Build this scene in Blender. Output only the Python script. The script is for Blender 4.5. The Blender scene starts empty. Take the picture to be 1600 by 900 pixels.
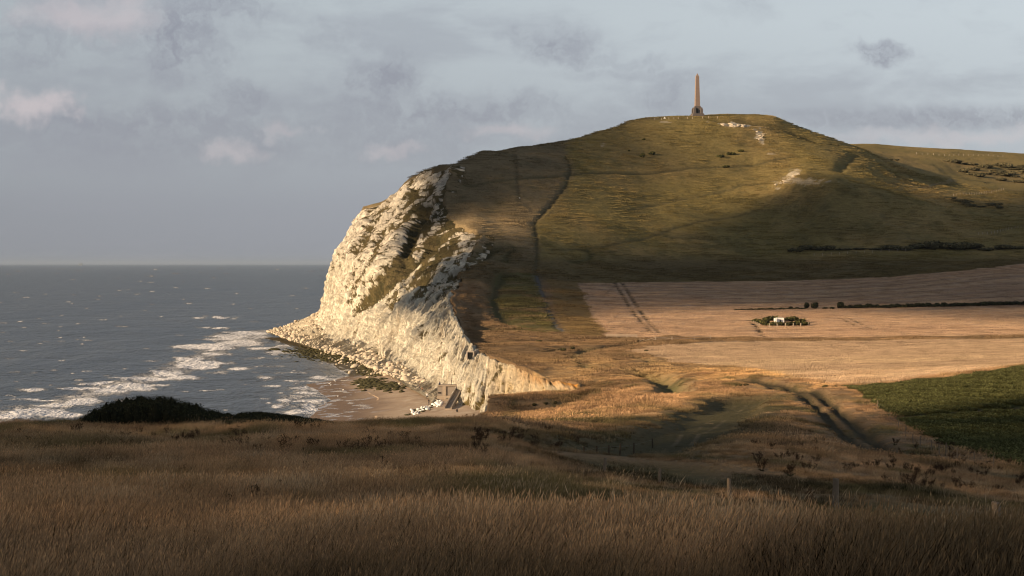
import bpy, math, random
import numpy as np

random.seed(7)
rng = np.random.default_rng(11)
SC = bpy.context.scene
COL = SC.collection
R = math.radians

# ------------------------------------------------------------------ camera
EYE = 40.0                       # metres above the sea
FPX = 3200.0                     # focal length in photo pixels (1600 wide)
HOR = 412.0                      # row of the horizon
cam_data = bpy.data.cameras.new("camera")
cam_data.sensor_width = 36.0
cam_data.lens = 72.0
cam_data.shift_y = -(450 - HOR) / 1600.0
cam_data.clip_start = 0.5
cam_data.clip_end = 700000.0
cam = bpy.data.objects.new("camera", cam_data)
cam.location = (0, 0, EYE)
cam.rotation_euler = (R(90), 0, 0)
COL.objects.link(cam)
SC.camera = cam

# ------------------------------------------------------------------ exposure
SC.view_settings.view_transform = 'Standard'
SC.view_settings.look = 'None'
SC.view_settings.gamma = 1.0
SC.view_settings.use_curve_mapping = False
SC.view_settings.exposure = 0.85
SC.cycles.filter_width = 1.15
SC.cycles.max_bounces = 5
SC.cycles.diffuse_bounces = 2
SC.cycles.glossy_bounces = 2
SC.cycles.transmission_bounces = 2
SC.cycles.transparent_max_bounces = 8
SC.cycles.volume_bounces = 0

# ------------------------------------------------------------------ sun
SUN_EL = 15.0
SUN_BACK = 25.0
sun_dir = np.array([-math.cos(R(SUN_EL)) * math.cos(R(SUN_BACK)),
                    -math.cos(R(SUN_EL)) * math.sin(R(SUN_BACK)),
                    math.sin(R(SUN_EL))])         # from the scene towards the sun
sun_data = bpy.data.lights.new("sun", 'SUN')
sun_data.energy = 5.0
sun_data.angle = R(0.5)
sun_data.color = (1.0, 0.76, 0.50)
sun = bpy.data.objects.new("sun", sun_data)
from mathutils import Vector
sun.rotation_euler = Vector(-sun_dir).to_track_quat('-Z', 'Y').to_euler()
sun.location = (-200, 0, 300)
COL.objects.link(sun)

# ------------------------------------------------------------------ node helpers
class NT:
    def __init__(s, tree):
        s.t = tree
        s.n = tree.nodes
        s.l = tree.links
    def node(s, kind, **kw):
        n = s.n.new(kind)
        for k, v in kw.items():
            setattr(n, k, v)
        return n
    def put(s, sock, val):
        if isinstance(val, bpy.types.NodeSocket):
            s.l.new(val, sock)
        elif val is not None:
            sock.default_value = val
    def math(s, op, a, b=None, c=None, clamp=False):
        n = s.node('ShaderNodeMath', operation=op)
        n.use_clamp = clamp
        s.put(n.inputs[0], a)
        if b is not None: s.put(n.inputs[1], b)
        if c is not None: s.put(n.inputs[2], c)
        return n.outputs[0]
    def vmath(s, op, a, b=None):
        n = s.node('ShaderNodeVectorMath', operation=op)
        s.put(n.inputs[0], a)
        if b is not None: s.put(n.inputs[1], b)
        return n.outputs['Value'] if op in ('LENGTH', 'DOT_PRODUCT', 'DISTANCE') else n.outputs[0]
    def noise(s, vec, scale, detail=4, rough=0.55, dist=0.0, color=False):
        n = s.node('ShaderNodeTexNoise')
        s.put(n.inputs['Vector'], vec)
        n.inputs['Scale'].default_value = scale
        n.inputs['Detail'].default_value = detail
        n.inputs['Roughness'].default_value = rough
        n.inputs['Distortion'].default_value = dist
        return n.outputs['Color'] if color else n.outputs[0]
    def maprange(s, v, a, b, c=0.0, d=1.0, smooth=True):
        n = s.node('ShaderNodeMapRange')
        n.interpolation_type = 'SMOOTHSTEP' if smooth else 'LINEAR'
        s.put(n.inputs[0], v)
        for i, x in enumerate((a, b, c, d)):
            s.put(n.inputs[i + 1], x)
        return n.outputs[0]
    def mix(s, f, a, b, blend='MIX'):
        n = s.node('ShaderNodeMix', data_type='RGBA', blend_type=blend)
        n.clamp_factor = True
        s.put(n.inputs[0], f)
        s.put(n.inputs[6], a if isinstance(a, bpy.types.NodeSocket) else (*a[:3], 1))
        s.put(n.inputs[7], b if isinstance(b, bpy.types.NodeSocket) else (*b[:3], 1))
        return n.outputs[2]
    def ramp(s, f, stops):
        n = s.node('ShaderNodeValToRGB')
        e = n.color_ramp.elements
        while len(e) > 1: e.remove(e[-1])
        e[0].position = stops[0][0]; e[0].color = (*stops[0][1], 1)
        for p, c in stops[1:]:
            k = e.new(p); k.color = (*c, 1)
        s.put(n.inputs[0], f)
        return n.outputs[0]
    def combine(s, x, y, z):
        n = s.node('ShaderNodeCombineXYZ')
        s.put(n.inputs[0], x); s.put(n.inputs[1], y); s.put(n.inputs[2], z)
        return n.outputs[0]
    def separate(s, v):
        n = s.node('ShaderNodeSeparateXYZ')
        s.put(n.inputs[0], v)
        return n.outputs

# ------------------------------------------------------------------ sky
world = bpy.data.worlds.new("World")
SC.world = world
world.use_nodes = True
w = NT(world.node_tree)
w.n.clear()
wout = w.node('ShaderNodeOutputWorld')
bg = w.node('ShaderNodeBackground')
w.l.new(bg.outputs[0], wout.inputs[0])
sky = w.node('ShaderNodeTexSky', sky_type='NISHITA')
sky.sun_disc = False
sky.sun_elevation = R(SUN_EL)
sky.sun_rotation = math.atan2(sun_dir[0], sun_dir[1])
sky.air_density = 1.0
sky.dust_density = 0.6
sky.ozone_density = 1.5
tc = w.node('ShaderNodeTexCoord')
sx, sy, sz = w.separate(w.vmath('NORMALIZE', tc.outputs['Generated']))
az = w.math('ARCTAN2', sx, sy)
el = w.math('ARCSINE', sz)
# cloud coordinates: hundreds of photo pixels in azimuth and elevation
cu = w.math('MULTIPLY', az, 32.0)
cv = w.math('MULTIPLY', el, 32.0)
cvec = w.combine(cu, cv, 0.0)
warp = w.vmath('SUBTRACT', w.noise(cvec, 1.3, 6, 0.6, color=True), (0.5, 0.5, 0.5))
warp = w.vmath('MULTIPLY', warp, (2.2, 1.05, 0.0))
pvec = w.vmath('ADD', cvec, warp)
svec = w.vmath('ADD', cvec, w.vmath('MULTIPLY', warp, (0.9, 0.22, 0.0)))
def blobs(items, pvec=pvec):
    total = None
    for (px, py, rx, ry, wt) in items:
        d = w.vmath('SUBTRACT', pvec, ((px - 800) / 100.0, (HOR - py) / 100.0, 0))
        d = w.vmath('MULTIPLY', d, (100.0 / rx, 100.0 / ry, 0))
        m = w.maprange(w.vmath('LENGTH', d), 1.45, 0.15, 0.0, wt)
        total = m if total is None else w.math('MAXIMUM', total, m)
    return total
grey = blobs([(260, 215, 420, 60, 0.55), (640, 195, 360, 55, 0.5), (60, 75, 120, 70, 0.55), (150, 45, 190, 60, 0.55), (280, 70, 90, 75, 0.95), (330, 20, 120, 30, 0.8), (600, 125, 80, 42, 0.9),
              (690, 168, 240, 26, 0.75), (370, 150, 70, 36, 0.75), (230, 195, 330, 34, 0.75),
              (870, 75, 80, 34, 0.8), (1372, 86, 40, 20, 0.95), (1030, 150, 75, 40, 0.55),
              (980, 95, 110, 12, 0.4), (520, 60, 60, 20, 0.3), (1170, 20, 60, 22, 0.3)])
bands = blobs([(1470, 190, 300, 20, 0.95), (1300, 181, 140, 10, 0.6), (200, 205, 460, 30, 0.7), (720, 176, 260, 20, 0.75), (480, 168, 200, 14, 0.5), (1000, 118, 160, 10, 0.45), (120, 120, 260, 14, 0.35)], svec)
grey = w.math('MAXIMUM', grey, w.math('MULTIPLY', bands, 0.85))
pink = blobs([(140, 30, 110, 34, 0.8), (68, 170, 52, 26, 1.0), (5, 160, 24, 22, 0.7), (360, 238, 40, 20, 0.55),
              (800, 200, 60, 16, 0.55), (610, 228, 40, 14, 0.5), (440, 200, 40, 14, 0.4), (1480, 216, 180, 14, 0.5)])
# cloud cover that goes on round the whole horizon
strat = w.noise(w.combine(w.math('MULTIPLY', cu, 0.35), cv, 3.0), 0.9, 7, 0.6, 0.3)
strat = w.maprange(strat, 0.43, 0.66, 0.0, 0.8)
elv = w.math('DIVIDE', el, R(90), clamp=True)
base = w.ramp(elv, [(0.0, (0.20, 0.215, 0.25)), (0.018, (0.217, 0.231, 0.268)), (0.042, (0.282, 0.304, 0.332)),
                    (0.075, (0.335, 0.366, 0.39)), (0.13, (0.32, 0.35, 0.38)), (0.30, (0.14, 0.16, 0.185)), (1.0, (0.05, 0.062, 0.082))])
# brighter towards the right of the view (away from the sun the haze is lit from the front)
side = w.math('ADD', w.math('MULTIPLY', sx, 0.55), 1.0)
basev = w.vmath('MULTIPLY', base, w.combine(side, side, side))
low = w.maprange(cv, 1.2, 3.4, 0.35, 1.0)
skyclouds = w.mix(w.math('MULTIPLY', strat, w.maprange(el, R(9), R(35), 0.6, 0.8)), basev, (0.205, 0.214, 0.25))
skyclouds = w.mix(w.math('MULTIPLY', grey, w.maprange(w.noise(pvec, 3.2, 6, 0.65), 0.3, 0.65, 0.35, 0.95)), skyclouds, (0.180, 0.184, 0.222))
skyclouds = w.mix(w.math('MULTIPLY', pink, 0.85), skyclouds, (0.39, 0.35, 0.365))
nish = w.vmath('MULTIPLY', sky.outputs[0], (0.06, 0.06, 0.06))
final = w.mix(0.9, nish, skyclouds)
w.l.new(final, bg.inputs[0])
bg.inputs[1].default_value = 0.88
# ------------------------------------------------------------------ numpy noise
def _h(ix, iy, iz, seed):
    with np.errstate(over='ignore'):
        h = (ix.astype(np.uint32) * np.uint32(374761393) + iy.astype(np.uint32) * np.uint32(668265263)
             + iz.astype(np.uint32) * np.uint32(2147483647) + np.uint32(seed * 974711 + 13))
        h = (h ^ (h >> np.uint32(13))) * np.uint32(1274126177)
        h = h ^ (h >> np.uint32(16))
    return h.astype(np.float32) / np.float32(4294967295.0)
def vnoise(x, y, z=0.0, seed=0):
    x = np.asarray(x, np.float32); y = np.asarray(y, np.float32)
    z = np.broadcast_to(np.asarray(z, np.float32), x.shape)
    xi = np.floor(x); yi = np.floor(y); zi = np.floor(z)
    fx = x - xi; fy = y - yi; fz = z - zi
    fx = fx * fx * (3 - 2 * fx); fy = fy * fy * (3 - 2 * fy); fz = fz * fz * (3 - 2 * fz)
    xi = xi.astype(np.int64); yi = yi.astype(np.int64); zi = zi.astype(np.int64)
    r = 0
    for dx in (0, 1):
        for dy in (0, 1):
            a = _h(xi + dx, yi + dy, zi, seed); b = _h(xi + dx, yi + dy, zi + 1, seed)
            r = r + (fx if dx else 1 - fx) * (fy if dy else 1 - fy) * (a * (1 - fz) + b * fz)
    return r * 2 - 1
def fbm(x, y, z=0.0, octv=4, seed=0, gain=0.5):
    t = 0; a = 1.0; n = 0
    x = np.asarray(x, np.float32); y = np.asarray(y, np.float32); z = np.asarray(z, np.float32)
    for k in range(octv):
        t = t + a * vnoise(x, y, z, seed + k * 17); n += a
        a *= gain
        x, y = 1.62 * x + 1.18 * y + 3.1, -1.18 * x + 1.62 * y + 7.7
        z = z * 2.0 + 1.3
    return t / n
def sstep(a, b, x):
    t = np.clip((x - a) / (b - a), 0, 1)
    return t * t * (3 - 2 * t)
def pchip(xs, ys, xq):
    xs = np.asarray(xs, float); ys = np.asarray(ys, float)       # ys may be (n,) or (n,m)
    h = np.diff(xs)
    sh = (-1,) + (1,) * (ys.ndim - 1)
    hh = h.reshape(sh)
    d = np.diff(ys, axis=0) / hh
    m = np.zeros_like(ys)
    if len(xs) > 2:
        w1 = 2 * hh[1:] + hh[:-1]; w2 = hh[1:] + 2 * hh[:-1]
        with np.errstate(divide='ignore', invalid='ignore'):
            hm = (w1 + w2) / (w1 / d[:-1] + w2 / d[1:])
        m[1:-1] = np.where(d[:-1] * d[1:] > 0, hm, 0)
    m[0] = d[0]; m[-1] = d[-1]
    i = np.clip(np.searchsorted(xs, xq) - 1, 0, len(xs) - 2)
    t = ((xq - xs[i]) / h[i]).reshape(sh); hq = h[i].reshape(sh)
    t = np.clip(t, 0, 1)
    return ((2 * t**3 - 3 * t**2 + 1) * ys[i] + (t**3 - 2 * t**2 + t) * hq * m[i]
            + (-2 * t**3 + 3 * t**2) * ys[i + 1] + (t**3 - t**2) * hq * m[i + 1])

def W(px, py, D):
    """A point seen at photo pixel (px, py) at D metres: its real place."""
    return np.array([(px - 800) / FPX * D, D, EYE - (py - HOR) / FPX * D])

# ------------------------------------------------------------------ mesh helpers
def new_mesh(name, verts, faces, mats=(), smooth=False, parent=None, attrs=None):
    me = bpy.data.meshes.new(name)
    verts = np.asarray(verts, np.float32)
    if isinstance(faces, np.ndarray):
        k = faces.shape[1]
        me.vertices.add(len(verts)); me.vertices.foreach_set('co', verts.ravel())
        me.loops.add(faces.size); me.loops.foreach_set('vertex_index', faces.ravel().astype(np.int32))
        me.polygons.add(len(faces))
        me.polygons.foreach_set('loop_start', np.arange(0, faces.size, k, dtype=np.int32))
        me.update(calc_edges=True)
    else:
        me.from_pydata(verts.tolist(), [], faces)
        me.update()
    if smooth:
        me.polygons.foreach_set('use_smooth', np.ones(len(me.polygons), bool))
    for nm, arr in (attrs or {}).items():
        arr = np.asarray(arr, np.float32)
        if arr.ndim == 2:
            a = me.attributes.new(nm, 'FLOAT_COLOR', 'POINT')
            c = np.ones((len(arr), 4), np.float32); c[:, :3] = arr
            a.data.foreach_set('color', c.ravel())
        else:
            a = me.attributes.new(nm, 'FLOAT', 'POINT')
            a.data.foreach_set('value', arr)
    for m in mats: me.materials.append(m)
    o = bpy.data.objects.new(name, me)
    COL.objects.link(o)
    if parent is not None: o.parent = parent
    return o
def grid_faces(nr, nc):
    i = np.arange(nr * nc).reshape(nr, nc)
    return np.stack([i[:-1, :-1], i[:-1, 1:], i[1:, 1:], i[1:, :-1]], -1).reshape(-1, 4)
def structure(o, kind='structure'):
    o['kind'] = kind
    return o
def submesh(name, verts, faces, keep, mats, attrs):
    f = faces[keep]
    used = np.unique(f)
    remap = np.full(len(verts), -1, np.int64); remap[used] = np.arange(len(used))
    return new_mesh(name, verts[used], remap[f], mats, True, None, {k: v[used] for k, v in attrs.items()})
def material(name):
    m = bpy.data.materials.new(name); m.use_nodes = True
    t = NT(m.node_tree); t.n.clear()
    out = t.node('ShaderNodeOutputMaterial'); b = t.node('ShaderNodeBsdfPrincipled')
    t.l.new(b.outputs[0], out.inputs[0])
    b.inputs['Roughness'].default_value = 0.9
    b.inputs['Specular IOR Level'].default_value = 0.03
    t.b = b; t.m = m; t.out = out
    return t
def attr(t, name, fac=False):
    a = t.node('ShaderNodeAttribute'); a.attribute_name = name
    return a.outputs['Fac'] if fac else a.outputs['Color']
def bump(t, h, dist, strength=1.0):
    n = t.node('ShaderNodeBump'); n.inputs['Strength'].default_value = strength
    n.inputs['Distance'].default_value = dist
    t.put(n.inputs['Height'], h); t.l.new(n.outputs[0], t.b.inputs['Normal'])

# ------------------------------------------------------------------ the land: profiles of (distance, photo row) per photo column
NEARL = [(8, 1352), (17, 901), (28, 842), (45, 785), (70, 735), (95, 702), (115, 682), (132, 670)]
PROF = {
 -200: NEARL + [(150, 668), (400, 690), (900, 520), (2600, 420)],
 300: NEARL + [(150, 668), (400, 690), (900, 520), (2600, 420)],
 520: NEARL + [(145, 668), (160, 668), (400, 690), (900, 420), (1050, 350), (1090, 326), (1100, 325), (1130, 332), (1150, 370), (2600, 420)],
 560: NEARL + [(145, 668), (160, 668), (400, 690), (900, 420), (1050, 350), (1090, 325), (1100, 323.5), (1130, 330), (1150, 360), (2600, 420)],
 610: NEARL + [(145, 668), (160, 668), (400, 690), (900, 410), (1040, 340), (1080, 310), (1095, 308.5), (1130, 320), (1200, 380), (2600, 420)],
 640: NEARL + [(145, 667), (160, 667), (400, 690), (900, 400), (990, 340), (1050, 300), (1075, 281), (1085, 279), (1110, 290), (1200, 360), (2600, 420)],
 700: NEARL + [(145, 666), (160, 665), (200, 700), (400, 690), (690, 497), (770, 462), (850, 428), (905, 400), (950, 372), (990, 345), (1030, 302), (1060, 261), (1075, 257), (1090, 260), (1120, 275), (1200, 330), (2600, 400)],
 740: NEARL + [(145, 665), (160, 664), (200, 680), (300, 690), (400, 690), (500, 600), (590, 547), (650, 526), (700, 509), (770, 475), (850, 428), (905, 391), (950, 366), (1000, 333), (1040, 296), (1080, 258), (1105, 245), (1120, 243), (1150, 248), (1300, 300), (2600, 390)],
 765: NEARL + [(160, 663), (200, 662), (300, 657), (380, 650), (426, 645), (429, 622), (445, 620), (475, 618), (490, 596), (530, 567), (556, 557), (600, 544), (650, 525), (700, 508), (750, 487), (800, 466), (850, 438), (900, 403), (950, 372), (1000, 338), (1040, 300), (1080, 262), (1110, 240), (1128, 235), (1160, 240), (1300, 290), (2600, 380)],
 820: [(8, 1352), (17, 901), (28, 843), (45, 790), (70, 744), (110, 702), (160, 672), (220, 662), (300, 656), (380, 650), (425, 644), (429, 620.5), (445, 619), (470, 617), (476, 592), (500, 583), (524, 574), (560, 556), (600, 543), (650, 527), (700, 515), (750, 490), (800, 468), (850, 445), (900, 418), (950, 385), (1000, 345), (1050, 300), (1100, 262), (1140, 236), (1165, 226.5), (1200, 231), (1300, 275), (1500, 320), (2600, 380)],
 860: [(8, 1352), (17, 901), (28, 843), (45, 793), (70, 748), (110, 708), (160, 677), (220, 663), (300, 653), (380, 645), (425, 640), (429, 620), (445, 617.5), (464, 615.5), (470, 600), (480, 598), (491, 594.5), (520, 580), (560, 558), (600, 546), (650, 530), (700, 517), (750, 496), (800, 473), (850, 450), (900, 422), (950, 392), (1000, 356), (1050, 312), (1100, 270), (1150, 236), (1185, 222), (1220, 226), (1500, 310), (2600, 380)],
 900: [(8, 1352), (17, 901), (28, 844), (45, 796), (70, 752), (100, 718), (140, 690), (180, 675), (240, 661), (300, 650), (360, 641), (425, 632), (429, 619), (445, 612), (455, 609.5), (466, 601), (474, 597.5), (500, 588), (520, 580), (560, 562), (600, 549), (650, 533), (700, 518), (750, 500), (800, 478), (850, 455), (890, 438), (930, 418), (970, 392), (1010, 360), (1060, 315), (1110, 275), (1160, 238), (1200, 217), (1215, 215), (1260, 222), (1500, 300), (2600, 380)],
 950: [(8, 1352), (17, 901), (28, 845), (45, 798), (70, 755), (100, 723), (140, 695), (180, 677), (240, 658), (300, 642), (360, 628), (425, 616), (429, 606), (480, 591), (520, 577), (560, 561), (600, 549), (650, 534), (700, 520), (760, 498), (820, 472), (880, 445), (920, 428), (960, 406), (1000, 376), (1050, 333), (1100, 294), (1150, 256), (1200, 221), (1230, 202), (1245, 201.5), (1300, 212), (1500, 280), (2600, 380)],
 1000: [(8, 1352), (17, 901), (28, 845), (45, 800), (70, 758), (100, 728), (140, 700), (180, 680), (240, 655), (300, 633), (360, 615), (429, 598), (480, 584), (520, 572), (560, 560), (600, 549), (650, 535), (700, 521), (760, 498), (820, 472), (880, 447), (920, 435), (960, 420), (1000, 395), (1050, 357), (1100, 315), (1150, 275), (1200, 233), (1240, 199), (1262, 187), (1290, 186), (1330, 195), (1500, 250), (2600, 370)],
 1080: [(8, 1352), (17, 901), (28, 846), (45, 803), (70, 762), (100, 732), (140, 700), (180, 677), (240, 649), (300, 627), (360, 609), (429, 591), (520, 569), (560, 558), (600, 549), (650, 536), (700, 523), (760, 500), (820, 474), (880, 448), (920, 437), (960, 424), (1000, 402), (1050, 367), (1100, 330), (1150, 288), (1200, 243), (1240, 204), (1265, 184), (1280, 180.5), (1310, 184), (1400, 210), (1500, 250), (2600, 370)],
 1140: [(8, 1352), (17, 901), (28, 848), (45, 805), (70, 765), (100, 735), (140, 700), (180, 675), (240, 645), (300, 624), (360, 606), (429, 588), (520, 568), (560, 558), (600, 549), (650, 537), (700, 524), (760, 501), (820, 475), (880, 449), (920, 437.5), (960, 425), (1000, 404), (1050, 374), (1100, 340), (1150, 297), (1200, 251), (1240, 212), (1265, 189), (1280, 181), (1295, 178.8), (1320, 184), (1400, 212), (1500, 250), (2600, 370)],
 1200: [(8, 1352), (17, 902), (28, 850), (45, 809), (70, 771), (100, 742), (140, 706), (180, 679), (240, 648), (300, 624), (360, 603), (420, 584), (520, 565), (560, 557), (600, 549), (650, 537), (700, 524), (760, 501), (820, 476), (880, 449), (920, 438), (960, 426), (1000, 406), (1050, 380), (1100, 347), (1150, 302), (1200, 256), (1240, 217), (1270, 190), (1290, 180), (1310, 182), (1400, 215), (1600, 260), (2600, 370)],
 1250: [(8, 1352), (17, 902), (28, 851), (45, 812), (70, 776), (100, 749), (140, 713), (180, 685), (240, 651), (300, 624), (350, 604), (400, 588), (450, 577), (520, 564), (560, 556), (600, 548), (650, 537), (700, 524), (760, 501), (820, 476), (880, 448), (920, 436), (960, 423), (1000, 405), (1050, 378), (1100, 332), (1130, 295), (1150, 274), (1180, 262), (1210, 245), (1250, 220), (1285, 201), (1305, 199.5), (1340, 208), (1500, 240), (1700, 250), (2600, 350)],
 1300: [(8, 1352), (17, 903), (28, 852), (45, 815), (70, 782), (100, 755), (140, 720), (180, 690), (240, 655), (300, 625), (340, 604), (400, 588), (450, 575), (520, 562), (600, 547), (650, 536), (700, 523), (760, 500), (820, 475), (880, 446), (920, 433), (960, 420), (1000, 402), (1050, 370), (1090, 320), (1110, 287), (1130, 276), (1150, 275), (1180, 267), (1220, 245), (1260, 226), (1290, 217), (1330, 219), (1500, 229), (1700, 226), (2600, 330)],
 1350: [(8, 1352), (17, 904), (28, 854), (45, 820), (70, 788), (100, 760), (140, 727), (180, 700), (240, 660), (300, 625), (335, 603), (400, 586), (450, 573.5), (520, 560), (600, 545), (650, 534), (700, 522), (760, 499), (820, 473), (880, 443), (920, 430), (960, 417), (1000, 400), (1050, 370), (1090, 331), (1115, 296), (1130, 289), (1160, 288), (1200, 272), (1260, 245), (1300, 235), (1400, 236), (1550, 230), (1700, 224), (1800, 226), (2600, 325)],
 1400: [(8, 1352), (17, 904), (28, 856), (45, 823), (70, 791), (100, 763), (140, 731), (180, 704), (220, 676), (260, 650), (300, 622), (330, 601), (400, 585), (450, 573), (520, 559), (600, 544), (650, 533), (700, 521), (760, 498), (820, 471), (880, 440), (920, 428), (960, 415), (1000, 398), (1050, 370), (1100, 332), (1125, 305), (1145, 302), (1170, 301), (1210, 288), (1260, 272), (1320, 260), (1400, 250), (1550, 236), (1700, 228), (1800, 229), (2600, 320)],
 1460: [(8, 1352), (17, 906), (28, 860), (45, 828), (70, 797), (100, 769), (140, 738), (180, 711), (220, 680), (260, 650), (300, 616), (330, 596), (345, 592), (400, 580), (450, 571), (520, 557), (600, 542), (650, 531), (700, 520), (760, 498), (820, 468), (880, 434), (920, 423), (960, 413), (1000, 399), (1050, 374), (1100, 345), (1135, 320), (1160, 317), (1200, 307), (1250, 294), (1320, 278), (1400, 262), (1550, 242), (1700, 231.5), (1800, 232), (2600, 315)],
 1500: [(8, 1352), (17, 908), (28, 863), (45, 832), (70, 802), (100, 775), (140, 743), (180, 714), (220, 682), (260, 648), (300, 612), (330, 590), (345, 586), (400, 577), (450, 569), (520, 555), (600, 541), (650, 530), (700, 519), (760, 498), (820, 466), (880, 430), (920, 421), (960, 412), (1000, 400), (1050, 375), (1100, 349), (1140, 332), (1180, 322), (1240, 305), (1320, 288), (1400, 272), (1550, 246), (1700, 234), (1800, 234.5), (2600, 310)],
 1600: [(8, 1352), (17, 912), (28, 868), (45, 838), (70, 810), (100, 785), (140, 755), (180, 725), (220, 690), (260, 642), (300, 600), (330, 578), (345, 574), (420, 570), (520, 551), (600, 539), (650, 530), (700, 518), (760, 497), (820, 462), (870, 426), (920, 416), (960, 407), (1000, 397), (1050, 375), (1120, 345), (1180, 330), (1250, 318), (1350, 295), (1500, 262), (1650, 244), (1720, 240), (1800, 240), (2600, 300)],
 1800: [(8, 1352), (17, 920), (28, 880), (45, 850), (70, 822), (100, 798), (140, 768), (180, 738), (220, 700), (260, 640), (300, 588), (330, 566), (345, 563), (420, 560), (520, 545), (600, 535), (650, 527), (700, 515), (760, 494), (820, 460), (870, 424), (920, 412), (960, 403), (1000, 392), (1050, 372), (1120, 343), (1180, 328), (1250, 315), (1350, 293), (1500, 266), (1650, 252), (1720, 249), (1800, 249), (2600, 300)],
}
Drow = np.concatenate([np.geomspace(8, 420, 300, endpoint=False), np.arange(420, 500, 1.25), np.arange(500, 1320, 2.0), np.geomspace(1320, 2600, 55)])
Pcol = np.arange(-160, 1762, 2.5)
_c = sorted(PROF)
_tab = np.stack([pchip(np.log([a for a, b in PROF[c]]), [b for a, b in PROF[c]], np.log(Drow)) for c in _c])     # (cols, rows)
PY = pchip(_c, _tab, Pcol).T                                                                                     # (rows, cols)
NR, NC = PY.shape
def gsmooth(A, sig, axis):
    k = np.arange(-int(3 * sig), int(3 * sig) + 1); g = np.exp(-0.5 * (k / sig) ** 2); g /= g.sum()
    pad = [(0, 0), (0, 0)]; pad[axis] = (len(k) // 2, len(k) // 2)
    B = np.pad(A, pad, mode='edge'); out = np.zeros_like(A)
    for i, wgt in enumerate(g):
        sl = [slice(None), slice(None)]; sl[axis] = slice(i, i + A.shape[axis])
        out += wgt * B[tuple(sl)]
    return out
_sm = gsmooth(gsmooth(PY, 14, 1), 2.0, 0)
_wt = np.clip((Drow - 880) / 80, 0, 1)[:, None] * np.clip((Pcol - 760) / 60, 0, 1)[None] * np.clip((PY - 190) / 25, 0, 1) * np.clip((1270 - Pcol) / 60, 0.15, 1)[None]
_wt = np.maximum(_wt, (np.clip((140 - Drow) / 30, 0, 1)[:, None] + np.clip((Drow - 180) / 40, 0, 1)[:, None] * np.clip((410 - Drow) / 15, 0, 1)[:, None]) * np.clip((Pcol - 720) / 80, 0, 1)[None])
PY = PY * (1 - _wt) + _sm * _wt
DG = np.repeat(Drow[:, None], NC, 1)
PXG = np.repeat(Pcol[None, :], NR, 0)
X = (PXG - 800) / FPX * DG
Y = DG.copy()
Z = EYE - (PY - HOR) / FPX * DG

def poly_dist(x, y, pts, closed=False):
    """distance to a polyline, and the arc position of the nearest point"""
    best = np.full(x.shape, 1e18); arc = np.zeros(x.shape); run = 0.0
    n = len(pts)
    for i in range(n if closed else n - 1):
        ax, ay = pts[i][:2]; bx, by = pts[(i + 1) % n][:2]
        dx, dy = bx - ax, by - ay; L2 = dx * dx + dy * dy + 1e-12
        t = np.clip(((x - ax) * dx + (y - ay) * dy) / L2, 0, 1)
        d = (x - ax - t * dx) ** 2 + (y - ay - t * dy) ** 2
        s = d < best
        best = np.where(s, d, best); arc = np.where(s, run + t * math.sqrt(L2), arc)
        run += math.sqrt(L2)
    return np.sqrt(best), arc, run
def inside(x, y, pts):
    c = np.zeros(x.shape, bool); n = len(pts)
    for i in range(n):
        ax, ay = pts[i][:2]; bx, by = pts[(i + 1) % n][:2]
        if ay == by: continue
        cond = (ay > y) != (by > y)
        c ^= cond & (x < (bx - ax) * (y - ay) / (by - ay) + ax)
    return c

# the cliff: base, foot, middle and top lines, near end to far tip
CL = [  # base               foot                 middle               top
 ((925, 622, 462), (912, 614, 466), (908, 606, 469), (903, 597.5, 474)),
 ((880, 625, 470), (872, 619, 476), (868, 606, 481), (862, 594.5, 491)),
 ((790, 660, 488), (798, 640, 496), (808, 608, 508), (815, 574, 524)),
 ((738, 664, 500), (752, 652, 508), (762, 605, 530), (770, 557, 556)),
 ((692, 648, 530), (716, 634, 544), (730, 590, 560), (748, 544, 590)),
 ((668, 622, 570), (690, 611, 590), (705, 560, 610), (723, 515, 640)),
 ((640, 606, 620), (665, 598, 635), (690, 545, 650), (713, 496, 690)),
 ((615, 590, 675), (640, 582, 690), (672, 520, 712), (706, 462, 770)),
 ((575, 573, 752), (605, 565, 770), (645, 490, 800), (722, 425, 850)),
 ((540, 557, 840), (570, 549, 860), (612, 455, 890), (741, 390, 905)),
 ((500, 547, 905), (535, 539, 930), (575, 430, 960), (751, 367, 950)),
 ((475, 539, 960), (511, 531, 985), (552, 410, 1010), (704, 345, 990)),
 ((455, 533, 1010), (504, 524, 1030), (537, 400, 1050), (694, 301, 1030)),
 ((432, 524, 1062), (500, 514, 1060), (526, 402, 1066), (708, 257, 1062)),
 ((420, 520, 1090), (498, 505, 1082), (520, 407, 1082), (661, 266, 1076)),
 ((416, 519, 1108), (498, 493, 1098), (516, 420, 1092), (612, 310, 1085)),
 ((420, 519, 1120), (499, 486, 1108), (513, 430, 1100), (563, 325, 1094)),
 ((450, 519, 1135), (508, 488, 1126), (522, 432, 1118), (566, 330, 1112)),
 ((560, 512, 1175), (590, 492, 1165), (605, 430, 1158), (640, 330, 1150)),
 ((760, 500, 1230), (790, 485, 1225), (795, 430, 1220), (800, 330, 1215)),
]
CLW = np.array([[W(*p) for p in row] for row in CL])            # (n, 4, 3)
top_edge = [tuple(CLW[i, 3, :2]) for i in range(2, len(CL))]
def pl(*pts): return [tuple(W(p, 0, d)[:2]) for p, d in pts]
LAND = (pl((-600, 144), (0, 142), (300, 145), (600, 156), (700, 170), (735, 232), (742, 300), (748, 380), (757, 424), (766, 432), (776, 452), (790, 466), (820, 468), (860, 461), (893, 454), (908, 458))
        + [tuple(CLW[i, 3, :2]) for i in range(2)] + top_edge + pl((900, 1290), (1000, 1420), (1150, 2600), (2600, 2600), (2600, 4), (-600, 4)))
ins = inside(X, Y, LAND)
dedge, _, _ = poly_dist(X, Y, LAND[:-3])
dedge = np.where(ins, dedge, -dedge)
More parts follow.
